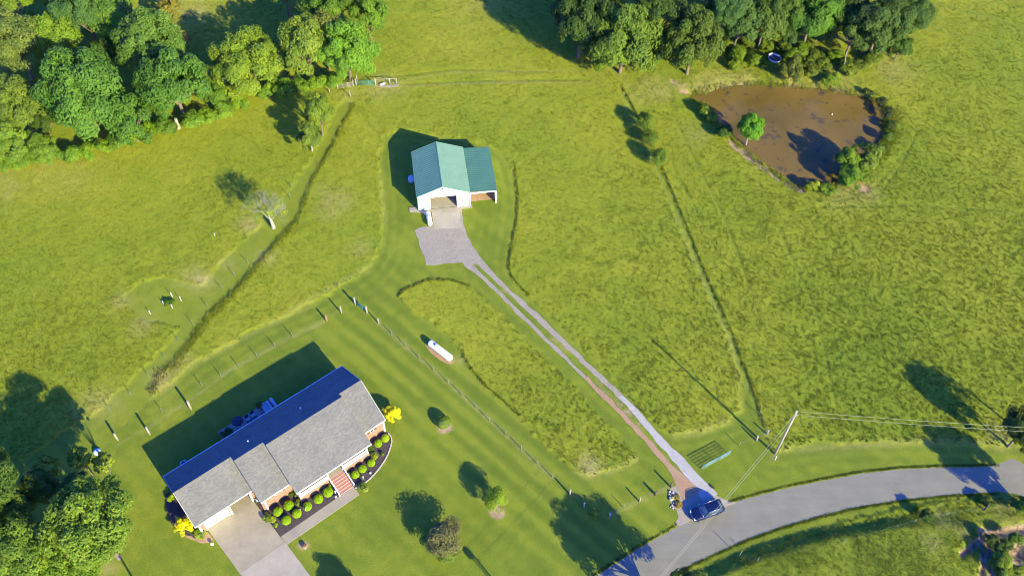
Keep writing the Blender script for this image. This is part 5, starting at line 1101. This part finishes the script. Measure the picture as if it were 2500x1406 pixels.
# ------------------------------------------------------------------ the blue car
M_PAINT = NB('blue_car_paint'); M_PAINT.color((.006, .012, .045)).rough(.35, .25); M_PAINT.b.inputs['Coat Weight'].default_value = .1; M_PAINT = M_PAINT.m
M_CGLASS = simple('car_glass', (.05, .085, .10), .06, .05, 1, 0, .7)
M_CHROME = simple('chrome_trim', (.75, .76, .78), .22, .03, 1, 0, .6, .9)
M_TYRE = simple('tyre', (.025, .025, .025), .9, .1)
def car():
    pf, pr_ = g(1692, 1258, .7), g(1760, 1233, .7); c = (pf+pr_)/2
    root = empty('parked_car', (c.x, c.y, -.0), math.atan2((pf-pr_).y, (pf-pr_).x))
    def loft(sts, mirror=True):
        b = MB(); n = len(sts[0][1]); full = []
        for xx, pr in sts: full.append([(xx, y_, z_) for y_, z_ in pr]+[(xx, -y_, z_) for y_, z_ in pr[::-1]])
        m_ = len(full[0])
        for s_ in full: b.v += s_
        for i in range(len(full)-1):
            for k in range(m_-1): b.f.append((i*m_+k, (i+1)*m_+k, (i+1)*m_+k+1, i*m_+k+1)); b.sm.append(True)
            b.f.append((i*m_+m_-1, (i+1)*m_+m_-1, (i+1)*m_, i*m_)); b.sm.append(False)
        b.f.append(tuple(range(m_))); b.sm.append(False); b.f.append(tuple((len(full)-1)*m_+k for k in reversed(range(m_)))); b.sm.append(False)
        return b
    def prof(w0, w1, w2, zb, zs, zt, wt): return [(w0*.9, zb), (w0, zb+.1), (w1, (zb+zs)/2), (w2, zs), (wt, zt-.02), (wt*.6, zt), (0.001, zt+.015)]
    B_ = [(2.34, prof(.55, .58, .55, .42, .62, .70, .45)), (2.27, prof(.74, .78, .74, .30, .68, .80, .60)), (2.0, prof(.86, .89, .86, .26, .78, .93, .72)), (1.5, prof(.90, .93, .89, .26, .86, 1.0, .76)),
          (.95, prof(.91, .94, .90, .26, .92, 1.06, .80)), (.2, prof(.91, .95, .91, .26, .97, 1.06, .82)), (-.8, prof(.91, .95, .91, .26, 1.0, 1.08, .82)), (-1.6, prof(.90, .94, .90, .27, 1.02, 1.09, .80)),
          (-2.15, prof(.86, .90, .86, .30, 1.02, 1.08, .76)), (-2.33, prof(.74, .78, .74, .40, .95, 1.0, .66))]
    loft(B_[::-1]).build('body', M_PAINT, root)
    # glasshouse
    def gp(w, z0, wt, z1): return [(w, z0), (wt+.02, z1-.05), (wt*.6, z1-.0), (.001, z1+.01)]
    G = [(1.02, gp(.80, 1.04, .78, 1.07)), (.15, gp(.84, 1.04, .66, 1.60)), (-.7, gp(.84, 1.05, .68, 1.66)), (-1.55, gp(.82, 1.06, .66, 1.60)), (-2.12, gp(.74, 1.07, .70, 1.12))]
    loft(G[::-1]).build('window', M_CGLASS, root)
    RF = [(.22, [(.68, 1.585), (.45, 1.625), (.001, 1.64)]), (-.6, [(.71, 1.64), (.45, 1.685), (.001, 1.70)]), (-1.62, [(.69, 1.585), (.45, 1.62), (.001, 1.63)])]
    q = MB(); f = []
    for xx, pr in RF[::-1]: f.append([(xx, y_, z_) for y_, z_ in pr]+[(xx, -y_, z_) for y_, z_ in pr[-2::-1]])
    m_ = len(f[0])
    for s_ in f: q.v += s_
    for i in range(2):
        for k in range(m_-1): q.f.append((i*m_+k, (i+1)*m_+k, (i+1)*m_+k+1, i*m_+k+1)); q.sm.append(True)
    ro = q.build('roof', M_PAINT, root)
    pl = MB()
    for sy in (-1, 1):
        pl.tube([(1.0, .80*sy, 1.06), (.17, .70*sy, 1.58)], .035, 6); pl.tube([(-2.08, .74*sy, 1.09), (-1.6, .69*sy, 1.58)], .05, 6); pl.tube([(-.55, .845*sy, 1.05), (-.55, .715*sy, 1.63)], .03, 6)
    pl.build('pillar', M_PAINT, root)
    for sy in (-1, 1):
        r = MB(); r.tube([(.2, .66*sy, 1.66), (-.6, .68*sy, 1.73), (-1.6, .66*sy, 1.65)], .022, 6); r.build('roof_rail', M_CHROME, root)
        r = MB(); r.tube([(.95, .885*sy, 1.0), (-.6, .90*sy, 1.06), (-2.1, .86*sy, 1.07)], .018, 6); r.build('side_trim', M_CHROME, root)
        hl = MB(); hl.obox((2.16, .62*sy, .76), (.12, -.05*sy, .0), (.03, .16, 0), (0, 0, .07)); hl.build('headlight', simple('lamp_glass', (.7, .72, .75), .1, .02, 1, 0, .6) if 'lamp_glass' not in bpy.data.materials else bpy.data.materials['lamp_glass'], root)
        tl_ = MB(); tl_.obox((-2.26, .66*sy, .86), (.06, .03*sy, 0), (0, .13, 0), (0, 0, .10)); tl_.build('tail_light', simple('tail_lamp', (.35, .01, .01), .2, .02, 1, 0, .6) if 'tail_lamp' not in bpy.data.materials else bpy.data.materials['tail_lamp'], root)
        mi = MB(); mi.obox((.72, 1.02*sy, 1.08), (.07, 0, 0), (0, .11, 0), (0, 0, .08)); mi.build('mirror', M_CHROME, root)
        for xx in (1.42, -1.42):
            wv = MB(); pr = [(.0, .12), (.30, .12), (.345, .07), (.345, -.07), (.30, -.12), (0, -.12)]; n = 22; bb = 0
            for r_, yy in pr:
                for k in range(n): a = 2*math.pi*k/n; wv.v.append((xx+r_*math.cos(a), .83*sy+yy, .34+r_*math.sin(a)))
            for i in range(5):
                for k in range(n): wv.f.append((i*n+k, i*n+(k+1) % n, (i+1)*n+(k+1) % n, (i+1)*n+k)); wv.sm.append(True)
            wo_ = wv.build('wheel', M_TYRE, root); rm = MB(); cy = .965*sy; v0 = [(xx, cy, .34)]+[(xx+.22*math.cos(2*math.pi*k/10), cy, .34+.22*math.sin(2*math.pi*k/10)) for k in range(10)]
            rm.add(v0, [(0, 1+k, 1+(k+1) % 10) for k in range(10)]); rm.build('rim', M_CHROME, wo_)
    gr = MB(); gr.obox((2.335, 0, .58), (.02, 0, 0), (0, .48, 0), (0, 0, .12)); gr.build('grille', M_BLACK, root)
    bt = MB(); bt.tube([(2.22, -.72, .80), (2.33, -.45, .79), (2.36, 0, .79), (2.33, .45, .79), (2.22, .72, .80)], .02, 6); bt.build('hood_trim', M_CHROME, root)
    wt = MB(); wt.tube([(.95, -.76, 1.08), (1.06, -.4, 1.09), (1.09, 0, 1.10), (1.06, .4, 1.09), (.95, .76, 1.08)], .02, 6); wt.build('cowl_trim', M_CHROME, root)
    tag(root, 'dark blue sport utility car stopped where the gravel drive meets the road', 'car')
car()
